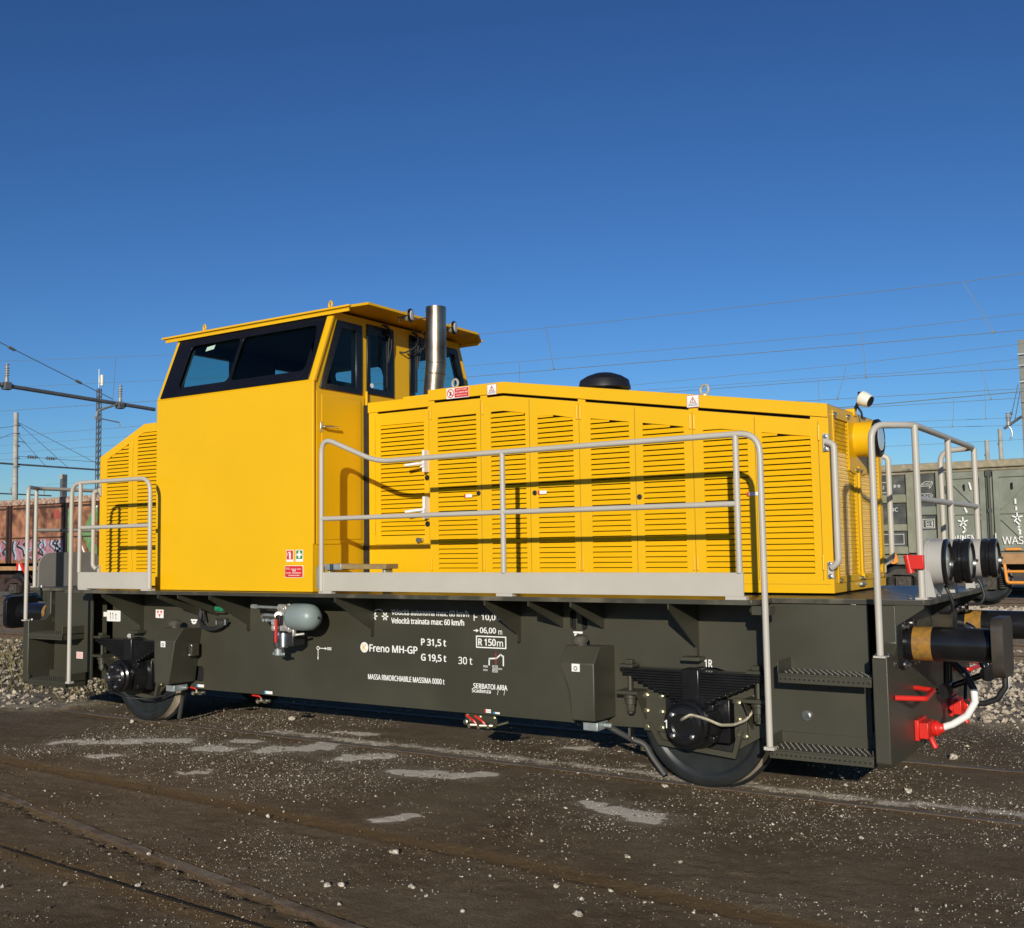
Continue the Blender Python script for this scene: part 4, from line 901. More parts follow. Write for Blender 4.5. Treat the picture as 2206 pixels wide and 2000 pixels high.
mark(lambda b: (bar(b, (-1.776, .760), (-1.776, .812), .011), bar(b, (-1.780, .812), (-1.705, .818), .011), bar(b, (-1.708, .816), (-1.668, .848), .011), bar(b, (-1.672, .850), (-1.645, .835), .011), bar(b, (-1.642, .842), (-1.642, .760), .011)))
mark(lambda b: bar(b, (-1.712, .77), (-1.712, .86), .005), STKRED)
mark(lambda b: b.prism(circ(-3.602, .823, .017), [circ(-3.602, .823, .011)], lambda u, v, w: (u, w, v), y0, y1)); 
mark(lambda b: (bar(b, (-3.585, .823), (-3.51, .823), .006), b.xz([(-3.52, .812), (-3.495, .823), (-3.52, .834)], y0-.0004, y1), bar(b, (-3.602, .806), (-3.602, .74), .006), b.xz([(-3.61, .745), (-3.594, .745), (-3.602, .718)], y0-.0004, y1), [bar(b, (-3.488+i*.013, .811), (-3.488+i*.013, .835), .008) for i in range(4)], bar(b, (-3.49, .823), (-3.445, .823), .006)))
def stars(b):
    for cx in (-2.955, -2.835, -3.10):
        for k in range(3):
            t = k*PI/3+(.0); bar(b, (cx-.035*math.cos(t), 1.118-.035*math.sin(t)), (cx+.035*math.cos(t), 1.118+.035*math.sin(t)), .012)
mark(stars)
mark(lambda b: [bar(b, (-2.95+i*.03, 1.163+.014*math.sin(i*PI/3)), (-2.92+i*.03, 1.163+.014*math.sin((i+1)*PI/3)), .008) for i in range(3)])
mark(lambda b: b.xz(circ(-3.066, .851, .044, 28), y0, y1)); letter('K', -3.086, .822, .042, .056, .03, LETYEL).location.y -= .0015
mark(lambda b: (bar(b, (-1.008, 1.042), (-.928, 1.042), .014), [b.xz(circ(x, 1.022, .012, 12), y0, y1) for x in (-.988, -.948)], b.xz([(-.985, 1.005), (-.95, 1.005), (-.968, 1.03)], y0-.0004, y1)))
mark(lambda b: (bar(b, (-5.272, 1.028), (-5.182, 1.028), .016), [b.xz(circ(x, 1.008, .012, 12), y0, y1) for x in (-5.25, -5.205)], b.xz([(-5.25, .99), (-5.205, .99), (-5.228, 1.015)], y0-.0004, y1)))
pl = flat('load_sticker', STKR, frame, -6.565, -6.345, .985, 1.095, TY, .01); flat('sticker_tab', STKR, pl, -6.622, -6.566, 1.03, 1.078, TY)
b = MB(); put_text(b, '11 t', -6.52, 1.005, .115, .07, TY-.0016, -.005); b.build('sticker_lettering', STKBLK, pl, smooth=0)
pl = flat('hazard_sticker', STKR, frame, -5.793, -5.675, 1.036, 1.118, TY)
b = MB()
for q in ([(-5.775, 1.106), (-5.742, 1.106), (-5.758, 1.076)], [(-5.726, 1.106), (-5.692, 1.106), (-5.709, 1.076)], [(-5.752, 1.073), (-5.716, 1.073), (-5.734, 1.043)]): b.xz(q, TY-.0025, TY-.0012)
b.build('hazard_symbol', STKRED, pl, smooth=0)
for x, z in ((-5.184, .393), (-4.269, .386), (-1.744, .388)):
    o = flat('blue_label', STKR, frame, x, x+(.105 if x < -2 else .062), z, z+(.026 if x < -2 else .014), TY); flat('label_patch', STKBLU, o, x, x+.02, z, z+(.026 if x < -2 else .014), TY-.001)
for z in (.391, .406):
    o = flat('red_label', STKR, frame, -1.825, -1.765, z, z+.012, TY); flat('label_patch', STKRED, o, -1.825, -1.812, z, z+.012, TY-.001)
o = flat('step_sticker', STKR, L, -6.82, -6.715, .608, .676, -1.0525); flat('sticker_field', mat('sticker_pink', (.75, .45, .42), .5), o, -6.813, -6.722, .612, .672, -1.0535)
# ================================================================== GROUND, TRACKS
def track2(x): return 5.2+(8.8-5.2)*max(0, min(1, (x+17)/18))**1.0
def sstep(a, b, x):
    t = max(0, min(1, (x-a)/(b-a))); return t*t*(3-2*t)
from mathutils import noise as N
PATCH = [((-5.71, -1.94), (-5.57, -1.83), .06), ((-5.49, -1.85), (-5.25, -1.69), .06), ((-5.23, -1.65), (-4.81, -1.34), .07), ((-4.31, -1.56), (-4.08, -1.43), .06), ((-4.30, -1.15), (-4.17, -1.09), .05),
         ((-3.74, -1.30), (-3.42, -1.02), .09), ((-3.54, -.90), (-3.34, -.76), .05), ((-2.94, -1.26), (-2.74, -1.06), .085), ((-2.21, -1.47), (-1.65, -1.26), .075), ((-4.86, -2.19), (-4.75, -2.1), .05),
         ((-3.68, -2.28), (-3.55, -2.21), .03), ((-3.83, -.35), (-3.51, -.33), .05), ((-1.47, -2.63), (-1.36, -2.53), .03), ((-.42, -1.64), (.05, -1.76), .07), ((-1.58, .0), (-1.45, .03), .05), ((-.75, -.36), (-.70, -.34), .03)]
LINES = [  # rail-side bands in the foreground: polyline, half width, kind
    ([(-9, -2.35), (-5.48, -2.68), (-2.32, -2.83), (-.23, -2.95), (1.0, -3.07), (3, -3.15)], .085, 'band'),
    ([(-9, -2.55), (-4.26, -3.41), (-2.08, -3.83), (-.33, -4.13), (1.5, -4.42)], .05, 'railA'),
    ([(-8, -3.9), (-2.93, -4.21), (-1.68, -4.293), (-.65, -4.35), (2, -4.5)], .012, 'groove')]
def pd(px, py, a, b):
    dx, dy = b[0]-a[0], b[1]-a[1]; q = dx*dx+dy*dy; t = 0 if q == 0 else max(0, min(1, ((px-a[0])*dx+(py-a[1])*dy)/q))
    return math.hypot(px-a[0]-t*dx, py-a[1]-t*dy), (dx*(py-a[1])-dy*(px-a[0]))
def lined(px, py, poly):
    best = (9e9, 0)
    for a, b in zip(poly, poly[1:]):
        d = pd(px, py, a, b)
        if d[0] < best[0]: best = d
    return best
def base_h(x, y):
    h = 0.0
    if y > 9.5: h += .12*sstep(10, 16, y)
    return h
def ground_info(x, y):
    # returns height, dust, bare-soil band, ballast, grass
    h = base_h(x, y); dust = band = bal = grs = 0.0
    near = -9 < x < 7 and -7 < y < 3
    n1 = N.noise((x*1.3, y*1.3, 0)); n2 = N.noise((x*5, y*5, 3)); n3 = N.noise((x*17, y*17, 7))
    n4 = N.noise((x*38, y*38, 11)); h += (.010*max(0, n3+.1*n4-.12) if y < -2.4 else 0)+.006*n1+.005*n2+.004*n3+.0035*n4*abs(n2+.35)-.004
    if near:
        for a, b, r in PATCH:
            if abs(x-(a[0]+b[0])/2) < .9 and abs(y-(a[1]+b[1])/2) < .6:
                r = r*1.18; d = pd(x, y, a, b)[0]+.10*N.noise((x*3.5, y*6, 31))+.06*N.noise((x*10, y*16, 1))+.03*n4; dust = max(dust, 1-sstep(r*.95, r*1.45, d), .22*(1-sstep(r*1.2, r*3.4, d)))
        h += .004*dust
        d, side = lined(x, y, LINES[0][0]); k = 1-sstep(.05, .13, d+.02*n2); band = max(band, k); h += -.004*k; h += .006*(1-sstep(0, .05, abs(d-.11)))*(side < 0)
        d, side = lined(x, y, LINES[1][0]); band = max(band, .55*(1-sstep(.05, .12, d)))
        if side < 0: h += -.014*(1-sstep(.015, .05, abs(d-.065)+.05*n2+.035*n3))
        d, side = lined(x, y, LINES[2][0]); band = max(band, .8*(1-sstep(.06, .14, d)))
        for yr in (-.79, .71):                          # flangeways of the loco's own track
            d = abs(y-yr); band = max(band, .75*(1-sstep(.06, .16, d+.03*n2)))
        d = abs(y+.60); dust = max(dust, .55*(1-sstep(.03, .14, d+.12*n2+.07*n3)) if x > -4.5 else 0)
    edge = 2.75+.35*n1+.15*n2
    if x > -9: bal = sstep(edge-.1, edge+.15, y)
    else: bal = sstep(-1.2+n1*.5, -.6+n1*.5, y-(-8.2-x)*.0) if x < -7.6 else 0
    if x < -7.4:
        e = -1.05+.25*n1+(x+8)*-.10; bal = sstep(e-.05, e+.25, y); grs = sstep(e+.3, e+1.2, y)*(1-sstep(3.2, 4.4, y))
    if y > 20: bal = 1-sstep(20, 24, y)*.6
    h += .03*bal*(1+n2*.8)
    return h, dust, band, bal, grs
def axis(lo, hi, step, far):
    a = []; x = lo
    while x <= hi: a.append(x); x += step
    k = step; l = lo
    L1 = []
    while l > -far: k *= 1.25; l -= k; L1.append(l)
    k = step; r = a[-1]; R1 = []
    while r < far: k *= 1.25; r += k; R1.append(r)
    return L1[::-1]+a+R1
gx = axis(-8.6, 5.2, .030, 1500); gy = axis(-6.2, 3.4, .028, 1500)
gv = []; att = []
for y in gy:
    for x in gx:
        i = ground_info(x, y); gv.append((x, y, i[0])); att.append(i[1:])
nx = len(gx); gf = [(j*nx+i, j*nx+i+1, (j+1)*nx+i+1, (j+1)*nx+i) for j in range(len(gy)-1) for i in range(nx-1)]
gm = bpy.data.meshes.new('ground'); gm.from_pydata(gv, [], gf); gm.shade_smooth()
ca = gm.attributes.new('soil', 'FLOAT_COLOR', 'POINT'); ca.data.foreach_set('color', [c for a in att for c in a])
go = bpy.data.objects.new('ground', gm); SC.collection.objects.link(go); go['kind'] = 'structure'
M = bpy.data.materials.new('yard_soil'); M.use_nodes = True; t = M.node_tree; n = t.nodes; P = n['Principled BSDF']; P.inputs['Roughness'].default_value = .95; P.inputs['Specular IOR Level'].default_value = .2
def nz(scale, detail=6, rough=.6):
    q = n.new('ShaderNodeTexNoise'); q.inputs['Scale'].default_value = scale; q.inputs['Detail'].default_value = detail; q.inputs['Roughness'].default_value = rough; t.links.new(geo.outputs['Position'], q.inputs['Vector']); return q
def ramp(src, stops):
    r = n.new('ShaderNodeValToRGB'); e = r.color_ramp.elements
    while len(e) < len(stops): e.new(.5)
    for k, (p, c) in enumerate(stops): e[k].position = p; e[k].color = list(c)+[1] if not isinstance(c, float) else (c, c, c, 1)
    t.links.new(src, r.inputs['Fac']); return r
def mixc(f, a, b):
    q = n.new('ShaderNodeMix'); q.data_type = 'RGBA'; t.links.new(f, q.inputs[0])
    for s, v in ((6, a), (7, b)):
        if isinstance(v, tuple): q.inputs[s].default_value = list(v)+[1]
        else: t.links.new(v, q.inputs[s])
    return q.outputs[2]
geo = n.new('ShaderNodeNewGeometry'); at = n.new('ShaderNodeAttribute'); at.attribute_name = 'soil'; sep = n.new('ShaderNodeSeparateColor'); t.links.new(at.outputs['Color'], sep.inputs[0])
big = nz(.9, 5); mid = nz(7, 8, .7); fine = nz(90, 6, .7)
c0 = ramp(big.outputs['Fac'], [(.30, (.112, .071, .034)), (.70, (.205, .158, .100))]).outputs[0]
c1 = mixc(ramp(mid.outputs['Fac'], [(.45, 0.), (.68, .55)]).outputs[0], c0, (.25, .185, .112))
c2 = mixc(ramp(fine.outputs['Fac'], [(.35, .75), (.5, 0.)]).outputs[0], c1, (.060, .040, .022))
vor = n.new('ShaderNodeTexVoronoi'); vor.inputs['Scale'].default_value = 95; t.links.new(geo.outputs['Position'], vor.inputs['Vector'])
spk = ramp(vor.outputs['Distance'], [(.13, 1.), (.2, 0.)]).outputs[0]
wn_ = nz(2.3, 4); sm = n.new('ShaderNodeMath'); sm.operation = 'MULTIPLY'; t.links.new(spk, sm.inputs[0]); t.links.new(ramp(wn_.outputs['Fac'], [(.42, .05), (.62, .75)]).outputs[0], sm.inputs[1])
c3 = mixc(sm.outputs[0], c2, (.42, .37, .29))
c4 = mixc(sep.outputs['Green'], c3, (.185, .118, .052))
dn = n.new('ShaderNodeMath'); dn.operation = 'MULTIPLY'; t.links.new(sep.outputs['Red'], dn.inputs[0]); t.links.new(ramp(nz(26, 6, .75).outputs['Fac'], [(.33, .3), (.52, .6)]).outputs[0], dn.inputs[1])
dk = n.new('ShaderNodeMath'); dk.operation = 'MULTIPLY_ADD'; dk.inputs[1].default_value = 1.1; t.links.new(nz(13, 8, .8).outputs['Fac'], dk.inputs[0]); t.links.new(sep.outputs['Red'], dk.inputs[2])
dx_ = n.new('ShaderNodeMath'); dx_.operation = 'MAXIMUM'; t.links.new(ramp(dk.outputs[0], [(.50, 0.), (.52, 0.)]).outputs[0], dx_.inputs[0]); t.links.new(dn.outputs[0], dx_.inputs[1])
ds = n.new('ShaderNodeMath'); ds.operation = 'SUBTRACT'; ds.inputs[1].default_value = .98; t.links.new(dk.outputs[0], ds.inputs[0])
t.links.new(ramp(ds.outputs[0], [(.0, 0.), (.14, .95)]).outputs[0], dx_.inputs[0])
c5 = mixc(dx_.outputs[0], c4, (.72, .64, .53))
bc = ramp(nz(22, 5).outputs['Fac'], [(.3, (.15, .12, .085)), (.7, (.40, .34, .255))]).outputs[0]
c6 = mixc(sep.outputs['Blue'], c5, bc); c7 = mixc(at.outputs['Alpha'], c6, (.13, .10, .055))
t.links.new(c7, P.inputs['Base Color'])
hm = n.new('ShaderNodeMath'); hm.operation = 'ADD'; t.links.new(fine.outputs['Fac'], hm.inputs[0]); t.links.new(spk, hm.inputs[1])
h2 = n.new('ShaderNodeMath'); h2.operation = 'ADD'; t.links.new(hm.outputs[0], h2.inputs[0]); t.links.new(nz(28, 6, .7).outputs['Fac'], h2.inputs[1])
bp = n.new('ShaderNodeBump'); bp.inputs['Strength'].default_value = .9; bp.inputs['Distance'].default_value = .016; t.links.new(h2.outputs[0], bp.inputs['Height']); t.links.new(bp.outputs['Normal'], P.inputs['Normal'])
gm.materials.append(M)
# ---- rails
def rail(b, poly, z, flush=False, hw=.035, h=.16):
    pr = [(-hw, 0), (hw, 0), (hw, -.04), (.010, -.055), (.010, -h+.03), (.065, -h+.01), (.065, -h), (-.065, -h), (-.065, -h+.01), (-.010, -h+.03), (-.010, -.055), (-hw, -.04)]
    vs = []; k = len(pr)
    for i, (x, y) in enumerate(poly):
        a = poly[max(0, i-1)]; c = poly[min(len(poly)-1, i+1)]; d = Vector((c[0]-a[0], c[1]-a[1])).normalized(); nn = Vector((-d.y, d.x))
        zz = z(x, y) if callable(z) else z
        for u, v in pr: vs.append((x+nn.x*u, y+nn.y*u, zz+v))
    fs = [(i*k+j, i*k+(j+1) % k, (i+1)*k+(j+1) % k, (i+1)*k+j) for i in range(len(poly)-1) for j in range(k)]
    fs += [tuple(range(k)), tuple(range((len(poly)-1)*k, len(poly)*k))]
    return b.add(vs, fs)
def rails(name, polys, z, m=RAILM, **kw):
    b = MB()
    for p in polys: rail(b, p, z, **kw)
    o = b.build(name, [m, RAILTOP], smooth=0); o['kind'] = 'structure'
    for p in o.data.polygons:
        if p.normal.z > .9 and kw.get('top', True): p.material_index = 1
    return o
rails('loco_track_rails', [[(-80, y), (-8, y), (0, y), (40, y)] for y in (-.785, .755)], .0025, h=.14)
o = rails('embedded_rail', [LINES[1][0]], .0015, h=.14, hw=.029, m=RAILM)
o.data.materials[1] = mat('dusty_rail_head', (.11, .076, .046), .85, scale=6, col2=(.26, .21, .155), mix=(.42, .72), bump=.5, bscale=70, detail=10)
b = MB(); q = LINES[2][0]
for i in range(len(q)-1):
    (xa, ya), (xb, yb) = q[i], q[i+1]; b.add([(xa, ya-.009, .006), (xb, yb-.009, .006), (xb, yb+.009, .006), (xa, ya+.009, .006)], [(0, 1, 2, 3)])
o = b.build('groove_strip', mat('groove_shade', (.010, .008, .006), .95), smooth=0); o['kind'] = 'structure'  # flat strip above the soil, coloured as the shade inside a groove
T2 = [-90, -40, -25, -17, -11, -5, 1, 8, 30]
def t2y(x): return 5.2 if x < -17 else 8.8 if x > 1 else 5.2+3.6*sstep(-17, 1, x)
tt = [-90, -40, -25]+[-17+i for i in range(0, 20)]+[8, 30]
rails('passing_track_rails', [[(x, t2y(x)+d) for x in tt] for d in (-.75, .75)], .15)
rails('red_wagon_track_rails', [[(-90, y), (40, y)] for y in (12.37, 13.87)], .17); rails('green_wagon_track_rails', [[(-90, y), (40, y)] for y in (18.15, 19.65)], .30)
rails('far_track_rails', [[(-120, y), (60, y)] for y in (24.0, 25.5)], .30)
b = MB()
for yc, z in ((13.12, .02), (18.9, .15)):
    x = -60
    while x < 25: b.box(x-.13, x+.13, yc-1.3, yc+1.3, z-.1, z+.03); x += .6
for x in [-40+.6*i for i in range(90)]:
    y = t2y(x); b.box(x-.13, x+.13, y-1.3, y+1.3, -.1, .012)
o = b.build('sleepers', SLEEPER, smooth=0); o['kind'] = 'structure'
# ---- loose stones
def rock(c, r, n=0, flat=.7):
    # irregular pebble: jittered cuboctahedron-like hull, light
    vs = []
    a = random.random()*6.28; ca_, sa_ = math.cos(a), math.sin(a)
    for d in ((1, 0, 0), (-1, 0, 0), (0, 1, 0), (0, -1, 0), (0, 0, 1), (0, 0, -1)):
        k = r*random.uniform(.65, 1.2); x, y, z = d[0]*k+random.uniform(-.3, .3)*r, d[1]*k*.8+random.uniform(-.3, .3)*r, d[2]*k*flat+random.uniform(-.2, .2)*r
        vs.append((c[0]+x*ca_-y*sa_, c[1]+x*sa_+y*ca_, c[2]+z))
    return vs, [(0, 2, 4), (2, 1, 4), (1, 3, 4), (3, 0, 4), (2, 0, 5), (1, 2, 5), (3, 1, 5), (0, 3, 5)]
def gz_(x, y): return ground_info(x, y)[0]
b = MB(); cnt = 0
while cnt < 42000:
    x = random.uniform(-8, 4.5); y = random.uniform(-5.8, 2.8)
    d = 1.3*N.noise((x*.5, y*.9, 5))+.9*N.noise((x*1.7, y*2.6, 9))+.5*N.noise((x*5, y*7, 19))+.45*(abs(y+.55) < .25)+.2*(y > -2.6)-.15
    if d < random.uniform(-.35, .75): continue
    cnt += 1
    if lined(x, y, LINES[0][0])[0] < .08: continue
    u = random.random(); r = .0022+.0028*random.random() if u < .90 else .005+.005*random.random()
    if u > .993: r = .009+.008*random.random()
    if y < -3.6: r *= .8
    b.add(*rock((x, y, gz_(x, y)+r*.3), r))
tag(b.build('gravel', STONE, smooth=0), 'scattered pale gravel on the dark yard ground', 'gravel', kind='stuff')
b = MB()
for i in range(9500):
    x = random.uniform(-1.0, 6.5); y = 2.8+random.random()**1.3*7.0+.25*N.noise((x*1.3, 0, 0))
    if i % 5 == 0: x = random.uniform(-6, -1)
    r = random.uniform(.018, .042); b.add(*rock((x, y, gz_(x, y)+r*.35), r))
for i in range(7000):
    x = random.uniform(-24, -7.7); y = random.uniform(-2.2, 4.2); i_ = ground_info(x, y)
    if i_[3] < random.random(): continue
    r = random.uniform(.018, .045); b.add(*rock((x, y, i_[0]+r*.35), r))
for i in range(5000):
    x = random.uniform(-6, 6); y = random.uniform(15.6, 18.1); r = random.uniform(.03, .055); b.add(*rock((x, y, gz_(x, y)+r*.4), r))
tag(b.build('ballast', BALST, smooth=0), 'light crushed stone ballast between the tracks', 'ballast', kind='stuff')
b = MB()
for i in range(420):
    x = random.uniform(-5.5, 3.5); y = random.uniform(-5.6, 1.5)
    if y > -2.2 and i % 3: continue
    if N.noise((x*.9, y*1.3, 40)) < -.1: continue
    r = .006+.012*random.random()**2; b.add(*rock((x, y, gz_(x, y)+r*.35), r))
tag(b.build('rubble', STONE, smooth=0), 'small rubble between the larger stones of the yard', 'rubble', kind='stuff')
# clods: dark crumbs of soil in the foreground
b = MB()
for i in range(9000):
    x = random.uniform(-6, 4.0); y = random.uniform(-5.6, -.6)
    if N.noise((x*1.7, y*1.7, 22)) < -.05: continue
    r = .004+.010*random.random()**2.2; b.add(*rock((x, y, gz_(x, y)+r*.2), r))
tag(b.build('soil_crumbs', mat('dark_soil', (.10, .072, .045), .95, var=.45, scale=30), smooth=0), 'crumbs of dark soil on the yard ground', 'soil', kind='stuff')
# named larger stones
def big_rock(p, r, label, m=STONE):
    b = MB(); import bmesh
    bm = bmesh.new(); bmesh.ops.create_icosphere(bm, subdivisions=2, radius=1)
    sx, sy, sz = random.uniform(.9, 1.25), random.uniform(.7, 1.0), random.uniform(.55, .75); o_ = Vector((random.random()*50, random.random()*50, 0))
    pl = [Vector((random.gauss(0, 1), random.gauss(0, 1), random.gauss(0, .8))).normalized() for _ in range(12)]
    for v in bm.verts:
        c = v.co.copy()
        for q in pl:
            e = c.dot(q)-.60
            if e > 0: c -= q*e
        c *= 1+.10*N.noise(c*2.2+o_); v.co = Vector((c.x*sx, c.y*sy, c.z*sz))*r
    z = gz_(*p); b.add([(v.co.x+p[0], v.co.y+p[1], v.co.z+z+r*.28) for v in bm.verts], [tuple(v.index for v in f.verts) for f in bm.faces]); bm.free()
    return tag(b.build('stone', m, smooth=12), label, 'stone', 'larger stones lying on the yard ground')
for p, r, l in [((-.88, -3.14), .034, 'broad pale stone below the big dust patches, apart from the paired stones'), ((-.81, -3.76), .027, 'left stone of the close pair in the foreground'), ((-.74, -3.73), .028, 'right stone of the close pair in the foreground'),
                ((-.43, -3.56), .022, 'small stone right of the close pair in the foreground'), ((-2.09, -2.93), .024, 'flat stone beside the smooth brown band, left of centre'), ((-2.0, -4.42), .017, 'pointed little stone between the thin groove and the bottom left corner'),
                ((-1.66, -4.24), .018, 'stone lying right against the thin dark groove'), ((.0, -3.72), .016, 'white upright pebble at the bottom edge, middle of the photo'), ((-2.06, -3.86), .019, 'stone in the crumbly trench beside the embedded rail'),
                ((.49, -3.5), .026, 'white triangular stone near the bottom edge, right of centre'), ((.19, -3.19), .022, 'flat white stone just below the brown band, right of centre'), ((.46, -3.12), .017, 'round white pebble touching the lower edge of the brown band'),
                ((.26, -2.55), .021, 'round pale stone above the brown band, right of centre'), ((1.27, 1.02), .045, 'squarish stone standing behind the far rail at the right end of the locomotive'), ((1.22, -.26), .032, 'tan stone in the dirt in front of the right end plate'),
                ((-.26, -.95), .026, 'stone next to the near rail under the front wheel'), ((-4.75, -.06), .045, 'light brown stone in the shade line under the side frame'), ((-6.05, -.95), .04, 'grey stone near the rail by the rear wheel')]:
    big_rock(p, r, l)
# dry grass
b = MB()
for i in range(9000):
    x = random.uniform(-22, -7.6); y = random.uniform(-1.2, 4.0); g = ground_info(x, y)
    if g[4] < random.random()*.9 or N.noise((x*1.1, y*1.1, 2)) < -.1: continue
    h = random.uniform(.06, .22); a = random.uniform(0, 6.28); w = .004; lx, ly_ = random.uniform(-.6, .6)*h, random.uniform(-.6, .6)*h
    b.add([(x-w*math.cos(a), y-w*math.sin(a), g[0]), (x+w*math.cos(a), y+w*math.sin(a), g[0]), (x+lx*.4, y+ly_*.4, g[0]+h*.6), (x+lx, y+ly_, g[0]+h)], [(0, 1, 2), (0, 2, 3)])
tag(b.build('dry_grass', GRASS, smooth=0), 'dry yellowed grass between the left tracks', 'grass', kind='stuff')
# ================================================================== WAGONS BEHIND
def wagon_bogie(root, xc, y0, zr, m, box_m):
    for dx in (-.9, .9):
        x = xc+dx
        b = MB(); b.lathe((x, y0+.18, zr+.46), (0, 1, 0), [(0, .12), (.01, .30), (-.02, .38), (.0, .44), (.02, .455), (.12, .46), (.125, .485), (.14, .485), (.145, .3)], 40); w = b.build('bogie_wheel', WHEELM, root, smooth=40)
        b = MB(); b.box(x-.17, x+.17, y0+.02, y0+.16, zr+.28, zr+.56); b.lathe((x, y0+.02, zr+.44), (0, -1, 0), [(0, .13), (.03, .125), (.035, .10), (.02, .09)], 20); b.cyl((x, y0-.01, zr+.50), (x, y0-.03, zr+.50), .03, n=6); b.cyl((x, y0-.01, zr+.385), (x, y0-.03, zr+.385), .03, n=6)
        b.build('axle_box', box_m, root, bevel=.015)
        for d in (-.30, .30):
            b = MB()
            for k in range(6): b.torus((x+d, y0+.10, zr+.32+k*.045), (0, 0, 1), .075, .014, 14, 6)
            b.build('coil_spring', m, root)
    b = MB(); pts = [(-1.30, .60), (-1.05, .74), (-.75, .74), (-.45, .56), (.45, .56), (.75, .74), (1.05, .74), (1.30, .60), (1.30, .50), (1.1, .60), (.70, .58), (.42, .34), (-.42, .34), (-.70, .58), (-1.1, .60), (-1.30, .50)]
    b.prism([(xc+u, zr+v) for u, v in pts], [], lambda u, v, w: (u, w, v), y0+.05, y0+.15); b.box(xc-.3, xc+.3, y0+.1, y0+2.6, zr+.55, zr+.75)
    b.build('bogie_frame', m, root, bevel=.012)
def flat_at(name, m, parent, pts, y, t=.003):
    b = MB(); b.xz(pts, y-t, y-t*.2); return b.build(name, m, parent, smooth=0)
# ---- red wagon
RW = thing('freight_wagon', 'rusty red open freight wagon with pink and green graffiti', 'wagon', (-27, 13.1, .17))
ry0, rx0, rx1, rz = 11.7, -33.6, -20.4, .17
b = MB(); b.box(rx0, rx1, ry0+.06, ry0+.10, 1.40, 3.22); b.box(rx0, rx1, ry0+2.70, ry0+2.74, 1.40, 3.22); b.box(rx0, rx0+.05, ry0+.1, ry0+2.7, 1.4, 3.22); b.box(rx1-.05, rx1, ry0+.1, ry0+2.7, 1.4, 3.22); b.box(rx0, rx1, ry0+.1, ry0+2.7, 1.30, 1.39)
b.build('side_wall', RUST, RW)
b = MB(); b.box(rx0-.03, rx1+.03, ry0-.03, ry0+.14, 3.221, 3.41); b.box(rx0-.03, rx1+.03, ry0+2.66, ry0+2.8, 3.221, 3.41); b.build('top_rim', RUSTRIM, RW, bevel=.02)
for x, w, m in ((-29.03, .06, RUSTDK), (-28.86, .05, RUSTDK), (-30.6, .12, RUSTDK), (-32.1, .12, RUSTDK), (-27.55, .14, RUSTDK), (-25.95, .16, RUSTDK), (-24.3, .14, RUSTDK), (-22.9, .12, RUSTDK), (-21.5, .12, RUSTDK)):
    b = MB(); b.box(x-w/2, x+w/2, ry0-.02, ry0+.059, 1.40, 3.22); b.build('side_post', m, RW, bevel=.008)
for a, c in ((-28.78, -27.68), (-27.4, -26.1), (-30.4, -29.15), (-25.8, -24.4)):
    b = MB(); b.box(a, c, ry0+.035, ry0+.059, 3.10, 3.16); b.box(a, c, ry0+.035, ry0+.059, 2.17, 2.21); b.build('panel_rib', RUSTDK, RW)
b = MB(); b.box(rx0, rx1, ry0+.10, ry0+.25, 1.17, 1.395); b.box(rx0, rx1, ry0+2.5, ry0+2.65, 1.17, 1.395); b.build('sole_bar', TAN, RW)
b = MB(); b.box(rx0+.3, rx1-.3, ry0+.6, ry0+2.1, .85, 1.16); b.build('underframe', RUSTDK, RW)
wagon_bogie(RW, -29.75, ry0+.10, rz, RUSTDK, BOGIE); wagon_bogie(RW, -22.5, ry0+.10, rz, RUSTDK, BOGIE)
b = MB(); b.prism([(-28.55, 1.40), (-28.35, 1.40), (-28.45, 1.17), (-28.55, 1.17)], [], lambda u, v, w: (u, w, v), ry0+.05, ry0+.09); b.build('red_bracket', RED, RW)
b = MB(); b.prism([(-28.33, 1.40), (-28.16, 1.38), (-27.86, 1.03), (-27.98, 1.0)], [], lambda u, v, w: (u, w, v), ry0+.0, ry0+.05); b.build('red_bracket', RED, RW)
b = MB(); b.prism([(-28.37, 1.40), (-28.30, 1.40), (-28.25, 1.17), (-28.40, 1.17)], [], lambda u, v, w: (u, w, v), ry0+.02, ry0+.06); b.build('white_bracket', WHITE, RW)
b = MB(); b.torus((-24.72, ry0+.04, 1.36), (0, 1, 0), .19, .022, 20, 6); b.tube([(-24.85, ry0+.04, 1.23), (-24.59, ry0+.04, 1.49)], .018); b.tube([(-24.85, ry0+.04, 1.49), (-24.59, ry0+.04, 1.23)], .018); b.build('brake_handwheel', ORANGE, RW)
gy_ = ry0+.058
def jag(x0, x1, zlo, zhi, seed, amp=.10):
    rnd = random.Random(seed); n = int((x1-x0)/.12); up_ = [(x0+(x1-x0)*i/n, zhi-rnd.random()*amp) for i in range(n+1)]; dn_ = [(x0+(x1-x0)*i/n, zlo+rnd.random()*amp) for i in range(n+1)]
    return up_+dn_[::-1]
